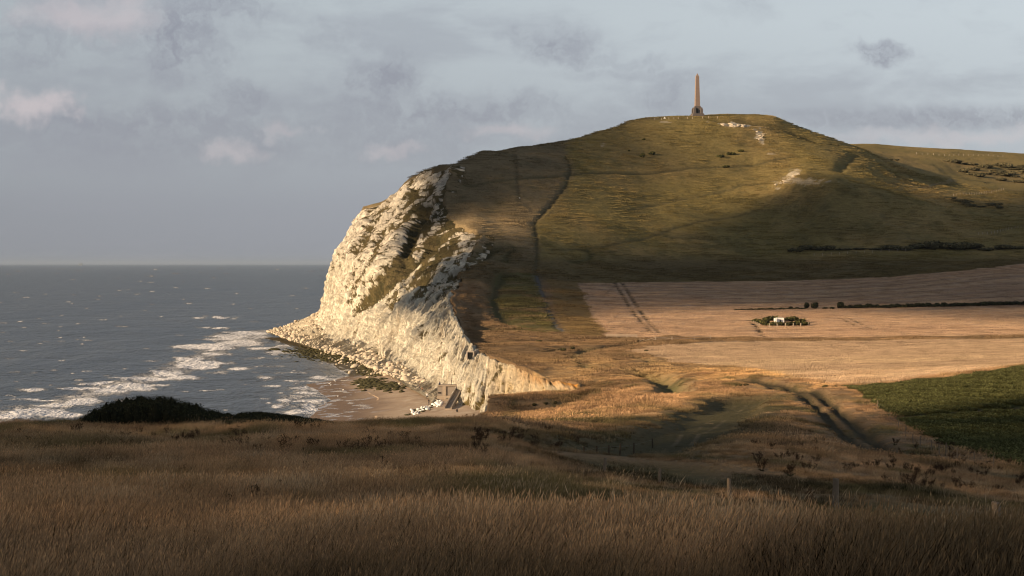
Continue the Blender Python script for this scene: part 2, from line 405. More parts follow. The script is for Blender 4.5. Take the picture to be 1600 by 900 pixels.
dedge = dedge + np.where((DG > 430) & (DG < 1200), 2.6 * np.clip((DG - 430) / 400, 0.25, 1) * fbm(X / 13, Y / 13, 0, 2, 21) + 1.8 * np.clip((DG - 430) / 400, 0.25, 1) * fbm(X / 4, Y / 5, 0, 2, 22), 0)

# ---------------------------------------------------------------- lanes, ditches, ruts (photo pixels -> ground)
def row_at(px, py, dmin=10, dmax=1350):
    """first ground distance along column px that shows at row py"""
    c = int(np.clip(round((px - Pcol[0]) / 2.5), 0, NC - 1))
    col = PY[:, c]
    ok = np.where((Drow >= dmin) & (Drow <= dmax))[0]
    for i in ok[:-1]:
        if col[i] >= py >= col[i + 1]:
            f = (col[i] - py) / max(col[i] - col[i + 1], 1e-6)
            return Drow[i] + f * (Drow[i + 1] - Drow[i])
    return Drow[ok[np.argmin(abs(col[ok] - py))]]
def ground_line(pts, dmin=10, dmax=1350):
    out = []
    for px, py in pts:
        D = row_at(px, py, dmin, dmax)
        out.append(((px - 800) / FPX * D, D))
    return out
Z0 = Z.copy()
TR = {}      # name -> profile weight on the grid, for colouring
def carve(name, pts, half, depth, dmin=10, dmax=1350, fade=0.0, power=2):
    line = ground_line(pts, dmin, dmax)
    lx = [p[0] for p in line]; ly = [p[1] for p in line]
    m = (X > min(lx) - 6 * half) & (X < max(lx) + 6 * half) & (Y > min(ly) - 6 * half) & (Y < max(ly) + 6 * half)
    d = np.full(X.shape, 1e6); a = np.zeros(X.shape)
    dd, aa, L = poly_dist(X[m], Y[m], line)
    d[m] = dd; a[m] = aa
    wob = 1 + 0.35 * fbm(X / 9, Y / 9, 0, 2, 5)
    w_ = np.exp(-np.abs(d / (half * wob)) ** power)
    if fade:
        w_ = w_ * sstep(0, fade, a) * sstep(0, fade, L - a)
    Z[:] = Z - depth * w_
    TR[name] = w_
    return line
carve('hill_ditch', [(884, 244), (891, 262), (884, 290), (858, 322), (838, 342), (834, 352), (838, 372), (838, 400), (836, 428)], 1.1, 0.9, 850)
carve('hill_line', [(804, 240), (808, 275), (812, 315)], 1.0, 0.35, 900)
carve('contour_path', [(730, 290), (800, 280), (890, 273), (960, 270), (1080, 262), (1160, 258), (1240, 245)], 1.6, 0.5, 900)
carve('contour_path2', [(860, 390), (940, 385), (1010, 372), (1060, 355), (1100, 345), (1200, 320)], 1.3, 0.3, 800)
carve('contour_path3', [(980, 328), (1060, 312), (1160, 290), (1215, 282)], 1.3, 0.3, 800)
carve('field_path', [(838, 428), (846, 455), (856, 482), (868, 505), (879, 518)], 1.5, 0.55, 600)
carve('gully', [(803, 385), (793, 395), (788, 408)], 2.5, 1.2, 700)
carve('gully2', [(778, 384), (760, 395), (742, 405), (722, 421)], 3.0, 2.0, 650)
carve('bowl', [(785, 424), (772, 446), (770, 470), (780, 488), (800, 508)], 3.2, 1.6, 600)
carve('bowl2', [(890, 408), (915, 404), (925, 394), (915, 388)], 3.0, 1.5, 700)
carve('hollow', [(760, 515), (775, 512)], 5.0, 1.6, 560)
carve('strip_line', [(745, 534), (800, 531), (860, 533), (905, 532)], 1.4, 0.8, 560, 760)
carve('terrace', [(850, 549), (880, 543), (905, 543), (930, 545), (960, 540), (985, 537), (1010, 531)], 1.8, 1.2, 540, 760)
carve('valley_track', [(930, 543), (905, 552), (898, 559), (903, 568), (920, 576)], 2.0, 1.2, 480, 700)
carve('valley_track2', [(975, 548), (990, 556), (1010, 564), (1040, 569)], 1.3, 0.6, 480, 700)
carve('bank_line', [(950, 574), (990, 573), (1030, 569), (1070, 570)], 1.5, 0.9, 440, 600)
NOTCH = carve('notch', [(990, 577), (1015, 583), (1035, 588), (1046, 594), (1052, 602), (1052, 614)], 3.0, 2.3, 320, 520)
carve('notch2', [(896, 607), (915, 600), (935, 594), (960, 592)], 3.0, 2.6, 400, 560)
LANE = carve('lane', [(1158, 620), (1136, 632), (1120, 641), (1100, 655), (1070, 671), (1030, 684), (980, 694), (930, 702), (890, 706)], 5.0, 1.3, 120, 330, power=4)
RUT_A = carve('rut_a', [(1160, 592), (1200, 600), (1240, 612), (1270, 628), (1296, 648), (1330, 684), (1360, 706)], 1.1, 0.8, 120, 400)
RUT_B = carve('rut_b', [(1180, 592), (1225, 600), (1265, 612), (1300, 630), (1335, 656), (1370, 688), (1400, 712)], 1.1, 0.8, 120, 400)
MOWN = carve('mown', [(1000, 722), (1050, 738), (1120, 752), (1200, 764), (1300, 778), (1400, 790), (1500, 806), (1620, 826)], 4.2, 0.4, 25, 170, power=4)
carve('tram_a', [(960, 442), (972, 460), (985, 482), (1002, 502), (1020, 520)], 0.75, 0.35, 600)
carve('tram_b', [(972, 442), (984, 460), (998, 482), (1014, 502), (1034, 522)], 0.75, 0.35, 600)
carve('tram_c', [(1310, 496), (1330, 505), (1345, 513)], 0.5, 0.22, 600)
carve('tram_d', [(1320, 494), (1342, 504), (1362, 514)], 0.5, 0.22, 600)
carve('gap_hedge', [(1172, 500), (1182, 508), (1188, 517), (1195, 527)], 0.9, 0.8, 600)
carve('side_path', [(1330, 272), (1310, 268), (1322, 252), (1335, 240)], 3.0, 1.6, 1100)
carve('side_path2', [(1440, 294), (1462, 288), (1487, 277)], 1.5, 0.9, 1120)
carve('field_edge', [(1210, 527), (1300, 525), (1400, 524), (1520, 523), (1640, 521)], 0.8, 0.45, 600, 800)
carve('soil_line', [(1395, 654), (1450, 648), (1520, 643), (1620, 638)], 2.2, 0.35, 200, 300)
carve('scarp', [(1168, 190), (1200, 195), (1235, 204), (1266, 217)], 6.0, 2.2, 1150)

# summit mound with a steep scarp, old quarry scars
def bumpz(px, py, rx, ry, h, dmin=900, dmax=1350):
    D = row_at(px, py, dmin, dmax); x0 = (px - 800) / FPX * D
    g = np.exp(-((X - x0) / rx) ** 2 - ((Y - D) / ry) ** 2)
    Z[:] = Z + h * g
bumpz(1160, 205, 16, 14, 1.2); bumpz(1185, 222, 10, 8, -1.5); bumpz(1240, 285, 14, 8, 1.5); bumpz(1100, 196, 18, 8, 0.8)
for k in range(26):                                   # hummocks of the old chalk pits
    px = rng.uniform(1130, 1420); py = rng.uniform(205, 300)
    bumpz(px, py, rng.uniform(4, 12), rng.uniform(4, 9), rng.uniform(-1.3, 1.2), 1080)
for k in range(40):                                   # hummocky ground by the cliff top and round the valley
    px = rng.uniform(735, 1080); py = rng.uniform(515, 625)
    bumpz(px, py, rng.uniform(3, 9), rng.uniform(4, 10), rng.uniform(-1.0, 0.9), 430, 720)
for k in range(60):
    px = rng.uniform(760, 1330); py = rng.uniform(585, 690)
    bumpz(px, py, rng.uniform(3, 9), rng.uniform(3, 9), rng.uniform(-0.7, 0.7), 180, 460)
for k in range(16):
    px = rng.uniform(700, 930); py = rng.uniform(380, 520)
    bumpz(px, py, rng.uniform(4, 9), rng.uniform(4, 9), rng.uniform(-1.0, 0.8), 620, 950)

# ---------------------------------------------------------------- regions
def pix_poly(pts): return inside(PXG + 3.0 * fbm(X / 5, Y / 5, 0, 2, 31), PY + 1.2 * fbm(X / 6, Y / 6, 0, 2, 32), pts)
far = DG > 480
upfield = pix_poly([(902, 443), (980, 441.5), (1100, 440.5), (1300, 437), (1420, 431), (1530, 420), (1600, 412), (1780, 402), (1780, 523), (1400, 526), (1190, 528), (1010, 527), (945, 525), (925, 494)]) & (DG > 600) & (DG < 990)
lowfield = pix_poly([(985, 549), (1010, 541), (1100, 535), (1300, 532), (1780, 528), (1780, 562), (1600, 571), (1500, 584), (1400, 597), (1330, 601), (1230, 588), (1150, 573), (1060, 566)]) & (DG > 330) & (DG < 760)
green = pix_poly([(1322, 606), (1400, 600.5), (1460, 594), (1545, 583), (1600, 572), (1780, 556), (1780, 790), (1600, 731), (1535, 712), (1480, 694), (1440, 676), (1405, 655), (1370, 632)]) & (DG < 360) & (DG > 130)
stripgreen = pix_poly([(775, 425), (836, 428), (850, 470), (880, 519), (845, 521), (800, 514), (766, 480)]) & (DG > 600) & (DG < 900)
hill = (DG > 880) & ~upfield
meadow = DG < 430

# fine relief
Z += np.where(meadow, 0.10, 0.28) * fbm(X / 7, Y / 9, 0, 3, 3) * np.clip(DG / 60, 0, 1) * np.where(upfield | lowfield | green, 0.25, 1)
Z += np.where(far & ~upfield & ~lowfield, 0.45, 0.0) * fbm(X / 22, Y / 26, 0, 3, 8)
Z += np.where(hill, 0.16, 0.0) * np.sin(Z * 2.2 + 3 * fbm(X / 60, Y / 60, 0, 2, 9))     # terracettes
# crops in rows: shallow ridges
Z += np.where(green, 0.16, 0) * np.sin((X * 0.94 + Y * 0.34) * 2 * math.pi / 4.4)
# plain stubble rows
Z += np.where(upfield, 0.05, 0) * np.sin((Y - 0.06 * X + 2 * fbm(X / 60, Y / 60, 0, 2, 12)) * 2 * math.pi / 9)
Z += np.where((DG > 95) & (DG < 200) & (PXG < 760), 0.45, 0) * fbm(X / 6, Y / 14, 0, 3, 15) * sstep(95, 115, DG)
Z = np.where(dedge < 0, Z - 6.0 * (-dedge), Z)

def gz(x, y, grid=None):
    """height (or another grid value) of the land at world x, y"""
    G = Z if grid is None else grid
    x = np.atleast_1d(np.asarray(x, float)); y = np.atleast_1d(np.asarray(y, float))
    r = np.interp(y, Drow, np.arange(NR)); c = np.clip((800 + x / y * FPX - Pcol[0]) / 2.5, 0, NC - 1.001)
    r = np.clip(r, 0, NR - 1.001)
    i = r.astype(int); j = c.astype(int); fr = r - i; fc = c - j
    return (G[i, j] * (1 - fr) * (1 - fc) + G[i + 1, j] * fr * (1 - fc) + G[i, j + 1] * (1 - fr) * fc + G[i + 1, j + 1] * fr * fc)
def spot(px, py, dmin=10, dmax=1350):
    D = row_at(px, py, dmin, dmax); x = (px - 800) / FPX * D
    return x, D, float(gz(x, D)[0])

# ---------------------------------------------------------------- colours of the ground cover, some light and shade painted in
def col(*c): return np.array(c, np.float32)
def lay(T, c, wgt): return T * (1 - wgt[..., None]) + np.asarray(c, np.float32) * wgt[..., None]
n1 = fbm(X / 30, Y / 45, 0, 4, 41); n2 = fbm(X / 6, Y / 9, 0, 4, 42); n3 = fbm(X / 90, Y / 120, 0, 3, 43); n4 = fbm(X / 2.2, Y / 4, 0, 3, 44)
T = np.zeros(X.shape + (3,), np.float32) + col(0.21, 0.135, 0.075)                 # dry grass
T = lay(T, (0.135, 0.095, 0.05), np.clip(0.5 + 0.9 * n2, 0, 1) * 0.5)
T = lay(T, (0.30, 0.19, 0.10), sstep(0.05, 0.5, fbm(X / 9, Y / 16, 0, 4, 38)) * 0.8)
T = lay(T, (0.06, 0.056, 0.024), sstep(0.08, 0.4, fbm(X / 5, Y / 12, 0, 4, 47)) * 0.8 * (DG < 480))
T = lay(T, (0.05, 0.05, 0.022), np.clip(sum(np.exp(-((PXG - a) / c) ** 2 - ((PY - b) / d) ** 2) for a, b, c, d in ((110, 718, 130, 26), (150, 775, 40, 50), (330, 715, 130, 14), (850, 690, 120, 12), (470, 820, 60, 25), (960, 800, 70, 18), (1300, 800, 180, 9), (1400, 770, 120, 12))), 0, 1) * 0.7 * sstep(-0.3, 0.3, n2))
# hill turf
hw = sstep(860, 905, DG) * (~upfield)
turf = np.zeros_like(T) + col(0.205, 0.155, 0.05)
turf = lay(turf, (0.27, 0.19, 0.066), sstep(-0.2, 0.6, n1))
turf = lay(turf, (0.12, 0.10, 0.036), sstep(0.0, 0.6, n2) * 0.6)
turf = lay(turf, (0.15, 0.112, 0.05), sstep(0.0, 0.6, n3) * 0.5)
terr = np.sin((Z + 0.09 * X) * 2.6 + 5 * fbm(X / 45, Y / 45, 0, 3, 48))
turf = lay(turf, (0.12, 0.095, 0.04), sstep(0.55, 1.0, terr) * sstep(-0.2, 0.4, fbm(X / 20, Y / 20, 0, 2, 49)) * 0.5)
turf = lay(turf, (0.09, 0.08, 0.03), sstep(0.25, 0.6, fbm(X / 2.6, Z / 1.5, Y / 6, 3, 50)) * 0.55)
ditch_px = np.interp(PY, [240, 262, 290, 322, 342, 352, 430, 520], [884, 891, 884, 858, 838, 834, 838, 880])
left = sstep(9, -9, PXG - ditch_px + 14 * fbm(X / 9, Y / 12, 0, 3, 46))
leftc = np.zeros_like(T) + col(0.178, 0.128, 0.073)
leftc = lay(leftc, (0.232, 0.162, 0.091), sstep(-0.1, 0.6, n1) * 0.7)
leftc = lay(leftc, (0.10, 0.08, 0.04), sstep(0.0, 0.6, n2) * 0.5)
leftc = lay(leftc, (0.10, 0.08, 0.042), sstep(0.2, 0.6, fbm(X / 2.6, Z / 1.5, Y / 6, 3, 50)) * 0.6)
leftc = lay(leftc, (0.31, 0.215, 0.12), sstep(46, 10, abs(PY - 358)) * 0.5)  # band lightened to paint the sunlit strip across the brown slope
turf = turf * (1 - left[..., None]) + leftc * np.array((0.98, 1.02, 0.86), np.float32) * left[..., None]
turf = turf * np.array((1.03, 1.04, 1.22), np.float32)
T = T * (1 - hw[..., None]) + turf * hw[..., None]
# belt of rough grass at the hill foot and clifftop
belt = sstep(395, 412, PY) * sstep(446, 436, PY) * (DG > 800)
T = lay(T, (0.115, 0.085, 0.042), belt * 0.8)
T = lay(T, (0.105, 0.10, 0.036), stripgreen.astype(float) * 0.75 * sstep(-0.7, 0.1, n2))
T = lay(T, (0.17, 0.115, 0.05), (pix_poly([(855, 436), (900, 440), (928, 500), (945, 527), (885, 522), (868, 490)]) & (DG > 560)).astype(float) * 0.8)
# stubble
stub = np.zeros_like(T) + col(0.44, 0.275, 0.165)
stub = lay(stub, (0.32, 0.195, 0.12), sstep(0.0, 0.5, fbm(X / 50, Y / 7, 0, 3, 51)) * 0.6)
stub = lay(stub, (0.52, 0.335, 0.20), sstep(0.1, 0.6, fbm(X / 35, Y / 12, 0, 3, 52)) * 0.5)
lines = 0.5 + 0.5 * np.sin((Y - 0.05 * X + 3 * fbm(X / 80, Y / 80, 0, 2, 53)) * 2 * math.pi / 13)
stub = lay(stub, (0.24, 0.15, 0.105), sstep(0.62, 0.95, lines) * sstep(505, 470, PY) * 0.55)
lines2 = 0.5 + 0.5 * np.sin((X - 0.18 * Y + 2 * fbm(X / 40, Y / 40, 0, 2, 55)) * 2 * math.pi / 5.0)
stub = lay(stub, (0.23, 0.15, 0.10), sstep(0.7, 0.95, lines2) * sstep(1040, 960, PXG) * sstep(0.0, 0.4, n2 + 0.2) * 0.6)
T = np.where(upfield[..., None], stub * np.array((0.93, 1.0, 1.06), np.float32), T)
low = np.zeros_like(T) + col(0.43, 0.29, 0.16)
low = lay(low, (0.30, 0.195, 0.11), sstep(0.0, 0.5, fbm(X / 60, Y / 6, 0, 3, 56)) * 0.6)
low = lay(low, (0.52, 0.36, 0.19), sstep(0.0, 0.6, fbm(X / 70, Y / 14, 0, 3, 57)) * sstep(548, 565, PY) * 0.8)
T = np.where(lowfield[..., None], low * np.array((0.86, 0.91, 1.06), np.float32), T)
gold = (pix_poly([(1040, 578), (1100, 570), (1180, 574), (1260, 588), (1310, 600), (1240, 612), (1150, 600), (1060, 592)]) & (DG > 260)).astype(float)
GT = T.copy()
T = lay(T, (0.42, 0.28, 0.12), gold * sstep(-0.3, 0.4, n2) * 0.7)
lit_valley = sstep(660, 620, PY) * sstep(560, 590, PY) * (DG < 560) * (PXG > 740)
T = lay(T, (0.28, 0.18, 0.095), lit_valley * sstep(-0.2, 0.5, n2) * 0.6)  # sunlight on the valley grass put into its tint
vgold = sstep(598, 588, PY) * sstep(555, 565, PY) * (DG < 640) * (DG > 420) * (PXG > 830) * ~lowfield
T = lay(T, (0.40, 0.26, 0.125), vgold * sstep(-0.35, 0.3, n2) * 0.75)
# crop
crop = np.zeros_like(T) + col(0.055, 0.066, 0.022)
crop = lay(crop, (0.10, 0.11, 0.03), sstep(0.0, 0.5, n4) * 0.7)
crop = lay(crop, (0.035, 0.03, 0.02), sstep(0.25, 0.8, np.sin((X * 0.94 + Y * 0.34) * 2 * math.pi / 4.4 + math.pi)) * 0.6)
T = np.where(green[..., None], crop, T)
# worn and grown lines; lane and scarp also darkened for shade
def stain(name, c, k): 
    global T
    T = lay(T, c, np.clip(TR[name] * k, 0, 1))
stain('hill_ditch', (0.085, 0.07, 0.038), 0.8); stain('hill_line', (0.09, 0.07, 0.04), 0.6)
stain('contour_path', (0.09, 0.075, 0.038), 0.8); stain('contour_path2', (0.09, 0.075, 0.04), 0.7); stain('contour_path3', (0.10, 0.085, 0.045), 0.65)
stain('field_path', (0.11, 0.10, 0.08), 1.0)
for nm in ('gully', 'gully2', 'bowl', 'bowl2', 'hollow', 'strip_line', 'terrace', 'bank_line', 'notch2'):
    stain(nm, (0.075, 0.068, 0.03), 0.75)
stain('valley_track', (0.13, 0.115, 0.055), 0.8); stain('valley_track2', (0.22, 0.17, 0.09), 0.7)
stain('notch', (0.10, 0.095, 0.04), 0.8); stain('lane', (0.048, 0.04, 0.023), 1.0)  # dark lane ground, deepened to stand for its left bank's shade
stain('rut_a', (0.042, 0.035, 0.02), 1.2); stain('rut_b', (0.042, 0.035, 0.02), 1.2); stain('mown', (0.072, 0.062, 0.028), 0.9)
for nm in ('tram_a', 'tram_b', 'tram_c', 'tram_d', 'gap_hedge', 'field_edge'):
    stain(nm, (0.085, 0.06, 0.038), 1.3)
stain('scarp', (0.09, 0.075, 0.036), 0.8); stain('soil_line', (0.10, 0.06, 0.04), 0.9); stain('side_path', (0.13, 0.11, 0.05), 0.5); stain('side_path2', (0.26, 0.2, 0.12), 0.9)  # scarp tint also paints in the shade of that slope
# lane verge darkened for its grass bank's shade, then the wheel tracks
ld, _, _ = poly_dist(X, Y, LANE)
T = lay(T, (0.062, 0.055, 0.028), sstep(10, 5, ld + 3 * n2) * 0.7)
T = lay(T, (0.14, 0.11, 0.07), sstep(0.35, 0.12, abs(ld - 0.85)) * 0.5 * sstep(-0.4, 0.3, n4))
# bare chalk scars on the summit and knoll
def scar(px, py, rx, ry, ang=0.0, k=1.0, thr=0.0, sc=1.0):
    global T
    c, s = math.cos(ang), math.sin(ang)
    u = ((PXG - px) * c + (PY - py) * s) / rx; v = (-(PXG - px) * s + (PY - py) * c) / ry
    g = 1 - np.sqrt(u * u + v * v)
    nz = fbm(X / (4 * sc), Z / (2.0 * sc), Y / 14, 4, 61)
    nz = nz + 0.6 * fbm(X / 1.6, Z / 0.9, Y / 5, 3, 62)
    wgt = sstep(0.0, 0.12, g + 1.0 * nz - thr - 0.1) * (g > -0.6) * (DG > 900) * k
    T = lay(T, (0.50, 0.435, 0.34), np.clip(wgt, 0, 1) * 0.9)
scar(1150, 197, 30, 5, 0.0); scar(1185, 209, 9, 8, 0.6, 0.8, 0.15); scar(1190, 217, 5, 4, 0.8, 0.8)
scar(1236, 272, 20, 6, -0.35, 0.8, 0.25); scar(1228, 284, 20, 4.5, -0.7, 0.9, 0.15); scar(1255, 285, 50, 6, 0, 0.55, 0.2, 0.5)
scar(1040, 191, 10, 2, 0, 0.5, 0.1); scar(941, 226, 4, 5, 0, 0.5, 0.3); scar(1105, 192, 4, 4, 0, 0.5, 0.1)
scar(1205, 242, 12, 2, 0, 0.5, 0.2)
T = np.where(meadow[..., None], T * np.float32(1.30), T)
T = np.clip(T, 0, 1)

# ---------------------------------------------------------------- materials of the land
def grass_mat(name, scale, stretch, amt, bdist):
    t = material(name)
    tcn = t.node('ShaderNodeTexCoord')
    v = t.vmath('MULTIPLY', tcn.outputs['Object'], stretch)
    a = t.noise(v, scale, 5, 0.65); b = t.noise(v, scale * 4.7, 4, 0.6)
    f = t.math('ADD', t.math('MULTIPLY', t.math('SUBTRACT', a, 0.5), amt), t.math('MULTIPLY', t.math('SUBTRACT', b, 0.5), amt * 0.9))
    f = t.math('ADD', f, 1.0)
    c = t.vmath('MULTIPLY', attr(t, 'tint'), t.combine(f, f, f))
    t.l.new(c, t.b.inputs['Base Color'])
    bump(t, t.math('ADD', a, t.math('MULTIPLY', b, 0.6)), bdist, 0.9)
    return t.m
m_meadow = grass_mat('dry_meadow', 1.6, (1, 0.5, 1), 0.9, 0.35)
m_hill = grass_mat('downland_turf', 0.55, (1, 1, 1.6), 1.1, 0.9)
m_field = grass_mat('stubble', 0.8, (0.5, 1, 1), 0.5, 0.12)
m_crop = grass_mat('leaf_crop', 1.8, (1, 0.7, 1), 0.9, 0.3)

V = np.stack([X, Y, Z], -1).reshape(-1, 3)
F = grid_faces(NR, NC)
def vface(mask): return mask.reshape(-1)[F].mean(1)
zf = Z.reshape(-1)[F].max(1)
keep = (zf > -1.5)
keep &= ~((vface((dedge < -14).astype(float)) > 0.5))
f_up = vface(upfield.astype(float)) > 0.5; f_low = vface(lowfield.astype(float)) > 0.5; f_gr = vface(green.astype(float)) > 0.5
f_hill = (vface((DG > 480).astype(float)) > 0.5) & ~f_up & ~f_low & ~f_gr
f_mea = ~(f_hill | f_up | f_low | f_gr)
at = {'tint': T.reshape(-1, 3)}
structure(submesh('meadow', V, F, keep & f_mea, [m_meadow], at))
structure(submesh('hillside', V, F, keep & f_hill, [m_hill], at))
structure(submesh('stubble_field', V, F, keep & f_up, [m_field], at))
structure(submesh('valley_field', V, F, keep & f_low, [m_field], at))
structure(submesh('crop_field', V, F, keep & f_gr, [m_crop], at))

# the meadow goes on to both sides of the view and under the viewer
def side_meadow(c, sgn, dmax):
    r_ = np.where(Drow <= dmax)[0]; off = np.array([0, 2, 5, 10, 18, 30, 50, 90.0])
    vx = X[r_, c][:, None] + sgn * off[None]; vy = np.repeat(Y[r_, c][:, None], len(off), 1); vz = np.repeat(Z[r_, c][:, None], len(off), 1) + 0.12 * fbm(vx / 4, vy / 4, 0, 2, 16) * (off > 0)
    f_ = grid_faces(*vx.shape); f_ = f_ if sgn > 0 else f_[:, ::-1]
    structure(new_mesh('meadow', np.stack([vx, vy, vz], -1).reshape(-1, 3), f_, [m_meadow], True, None, {'tint': np.repeat(T[r_, c], len(off), 0).reshape(-1, 3)}))
side_meadow(NC - 1, 1, 260); side_meadow(0, -1, 138)
bxg, byg = np.meshgrid(np.linspace(-60, 60, 41), np.concatenate([np.linspace(-40, 6, 16), [8.0]]))
bzg = EYE - 2.35 + 0.1 * fbm(bxg / 4, byg / 4, 0, 2, 17) * (byg < 7)
structure(new_mesh('meadow', np.stack([bxg, byg, bzg], -1).reshape(-1, 3), grid_faces(*bxg.shape), [m_meadow], True, None, {'tint': np.full((bxg.size, 3), (0.16, 0.11, 0.06))}))

# ---------------------------------------------------------------- the chalk cliff
NS, NTT = 1350, 226
cen = CLW.mean(1)
arc = np.concatenate([[0], np.cumsum(np.linalg.norm(np.diff(cen, axis=0), axis=1))])
q = np.linspace(0, arc[-2] + 10, NS)
lines_ = pchip(arc, CLW.reshape(len(CL), -1), q).reshape(NS, 4, 3)
tk = np.array([0.0, 0.12, 0.5, 1.0])
tq = np.concatenate([np.linspace(0, 1, NTT - 6), np.linspace(1.008, 1.04, 6)])
C = np.zeros((NS, NTT, 3))
main = pchip(tk, lines_.transpose(1, 0, 2).reshape(4, -1), tq[:NTT - 6]).reshape(NTT - 6, NS, 3).transpose(1, 0, 2)
C[:, :NTT - 6] = main
dT = lines_[:, 3] - lines_[:, 2]; dT = dT / np.linalg.norm(dT[:, :2], axis=1, keepdims=True)
for k in range(6):
    st = (k + 1) * 1.1
    C[:, NTT - 6 + k] = lines_[:, 3] + dT * st * np.array([1, 1, 0]) - np.array([0, 0, 0.10 + 0.16 * st])
SG = np.repeat(q[:, None], NTT, 1); TG = np.repeat(tq[None, :], NS, 0)
def normals(C):
    a = np.gradient(C, axis=0); b = np.gradient(C, axis=1)
    n = np.cross(b, a); n /= np.linalg.norm(n, axis=2, keepdims=True) + 1e-9
    return n
nC = normals(C)
nC *= np.where(nC[..., :1].mean() > 0, -1, 1)                        # face out to sea (-X)
H = lines_[:, 3, 2] - lines_[:, 1, 2]
amp = np.clip(H / 55, 0.14, 1.0)[:, None]
hrel = (C[..., 2] - lines_[:, None, 1, 2]) / np.maximum(H[:, None], 1)
xx, yy, zz = C[..., 0], C[..., 1], C[..., 2]
rid = 1 - 2 * np.abs(fbm(SG / 13, zz / 42, 0.3, 4, 71))             # buttresses running down the face
rid2 = 1 - 2 * np.abs(fbm(SG / 4.2 + 0.5 * fbm(SG / 9, zz / 9, 0, 2, 70), zz / 15, 1.3, 4, 72))
blk = fbm(xx / 6, yy / 6, zz / 6, 4, 73)
fine = fbm(xx / 1.7, yy / 1.7, zz / 1.7, 3, 74)
bed = np.sin(zz * 1.9 + 2.5 * fbm(SG / 30, zz / 30, 0, 2, 75))
px0c = 800 + C[..., 0] / C[..., 1] * FPX; py0c = HOR + (EYE - C[..., 2]) / C[..., 1] * FPX
def along(ax, ay, bx, by, wd):                     # a gully or rib down the face
    dx, dy = bx - ax, by - ay; L_ = math.hypot(dx, dy); t_ = ((px0c - ax) * dx + (py0c - ay) * dy) / L_ ** 2
    return np.exp(-(((px0c - ax) * dy - (py0c - ay) * dx) / L_ / wd) ** 2) * sstep(-0.15, 0.1, t_) * sstep(1.15, 0.85, t_)
ribs = (-5.5 * along(688, 372, 556, 482, 9) - 4.0 * along(672, 318, 628, 405, 7) - 3.5 * along(728, 425, 640, 455, 8) + 3.0 * along(652, 345, 575, 430, 9)
        + 3.5 * along(700, 420, 600, 520, 10) + 2.5 * along(640, 300, 600, 360, 8) - 3.0 * along(620, 330, 585, 385, 5) - 2.5 * along(700, 300, 676, 340, 5) + 2.0 * along(575, 345, 545, 410, 7)
        - 3.0 * along(583, 470, 588, 552, 4) + 2.5 * along(600, 480, 606, 556, 7) - 2.5 * along(660, 500, 650, 585, 4) - 2.0 * along(692, 520, 680, 590, 4) - 2.5 * along(762, 575, 748, 640, 3) - 2.0 * along(716, 520, 704, 610, 3))
crv = 1 - 2 * np.abs(fbm(SG / 2.0 + 0.6 * fbm(SG / 6, zz / 6, 0, 2, 67), zz / 7.0, 0.9, 4, 66))
def facets(x, y, z, cell, seed):
    """broken rock: every cell of a random lattice is one tilted plane; returns height and distance to the nearest joint"""
    x = x / cell[0]; y = y / cell[1]; z = z / cell[2]
    xi = np.floor(x).astype(np.int64); yi = np.floor(y).astype(np.int64); zi = np.floor(z).astype(np.int64)
    f1 = np.full(x.shape, 9.0); f2 = np.full(x.shape, 9.0); hgt = np.zeros(x.shape); val = np.zeros(x.shape)
    for dx in (-1, 0, 1):
        for dy in (-1, 0, 1):
            for dz in (-1, 0, 1):
                a, b, c = xi + dx, yi + dy, zi + dz
                rx, ry, rz = (_h(a, b, c, seed + k) for k in (0, 1, 2))
                ex, ey, ez = x - (a + rx), y - (b + ry), z - (c + rz)
                d = np.sqrt(ex * ex + ey * ey + ez * ez)
                g1, g2, g3_ = (_h(a, b, c, seed + k) * 2 - 1 for k in (3, 4, 5))
                h_ = 0.9 * (g1 * ex + g2 * ey + 0.7 * g3_ * ez) + 0.55 * (_h(a, b, c, seed + 6) * 2 - 1)
                n_ = d < f1
                f2 = np.where(n_, f1, np.minimum(f2, d)); hgt = np.where(n_, h_, hgt); val = np.where(n_, _h(a, b, c, seed + 7), val); f1 = np.where(n_, d, f1)
    return hgt, f2 - f1, val
jx = SG + 2.0 * fbm(SG / 7, zz / 7, 0, 3, 63); jz = zz + 1.5 * fbm(SG / 6, zz / 6, 4, 3, 64)
fa, ja, va = facets(jx, yy * 0, jz, (7.0, 1.0, 17.0), 900)
fb, jb, vb = facets(jx, yy * 0, jz, (2.6, 1.0, 5.5), 910)
fc, jc, vc = facets(SG, yy * 0, zz, (1.1, 1.0, 1.7), 920)
disp = amp * (2.6 * (rid - 0.35) + 1.3 * (rid2 - 0.4) + 1.6 * fa + 0.4 * blk) + np.sqrt(amp) * (1.25 * fb + 0.42 * fc) + ribs * np.clip(amp * 1.4, 0, 1) + np.sqrt(amp) * (0.5 * (crv - 0.4) + 0.25 * fine + 0.22 * bed)
tp = sstep(0.0, 0.10, TG) * (1 - 0.55 * sstep(0.93, 1.0, TG))
far_tip = sstep(arc[13], arc[15], SG)
disp *= tp * (1 - 0.35 * far_tip)
disp -= amp * 1.5 * tp
CP = C + nC * disp[..., None]
CP[..., 2] -= sstep(0.94, 1.0, TG) * (0.7 + 0.7 * fbm(SG / 5, SG / 40, 0, 3, 78)) * (0.5 + amp)
# drop rubble roughness at the base
talus = sstep(0.14, 0.02, TG)
CP[..., 2] += talus * (0.9 * np.abs(fbm(xx / 2.2, yy / 2.2, 0, 3, 76)) - 0.3) * sstep(0, 0.03, TG)
nP = normals(CP); nP *= np.where(nP[..., :1].mean() > 0, -1, 1)
cpx = 800 + CP[..., 0] / CP[..., 1] * FPX; cpy = HOR + (EYE - CP[..., 2]) / CP[..., 1] * FPX
A = math.atan2(75, -55)
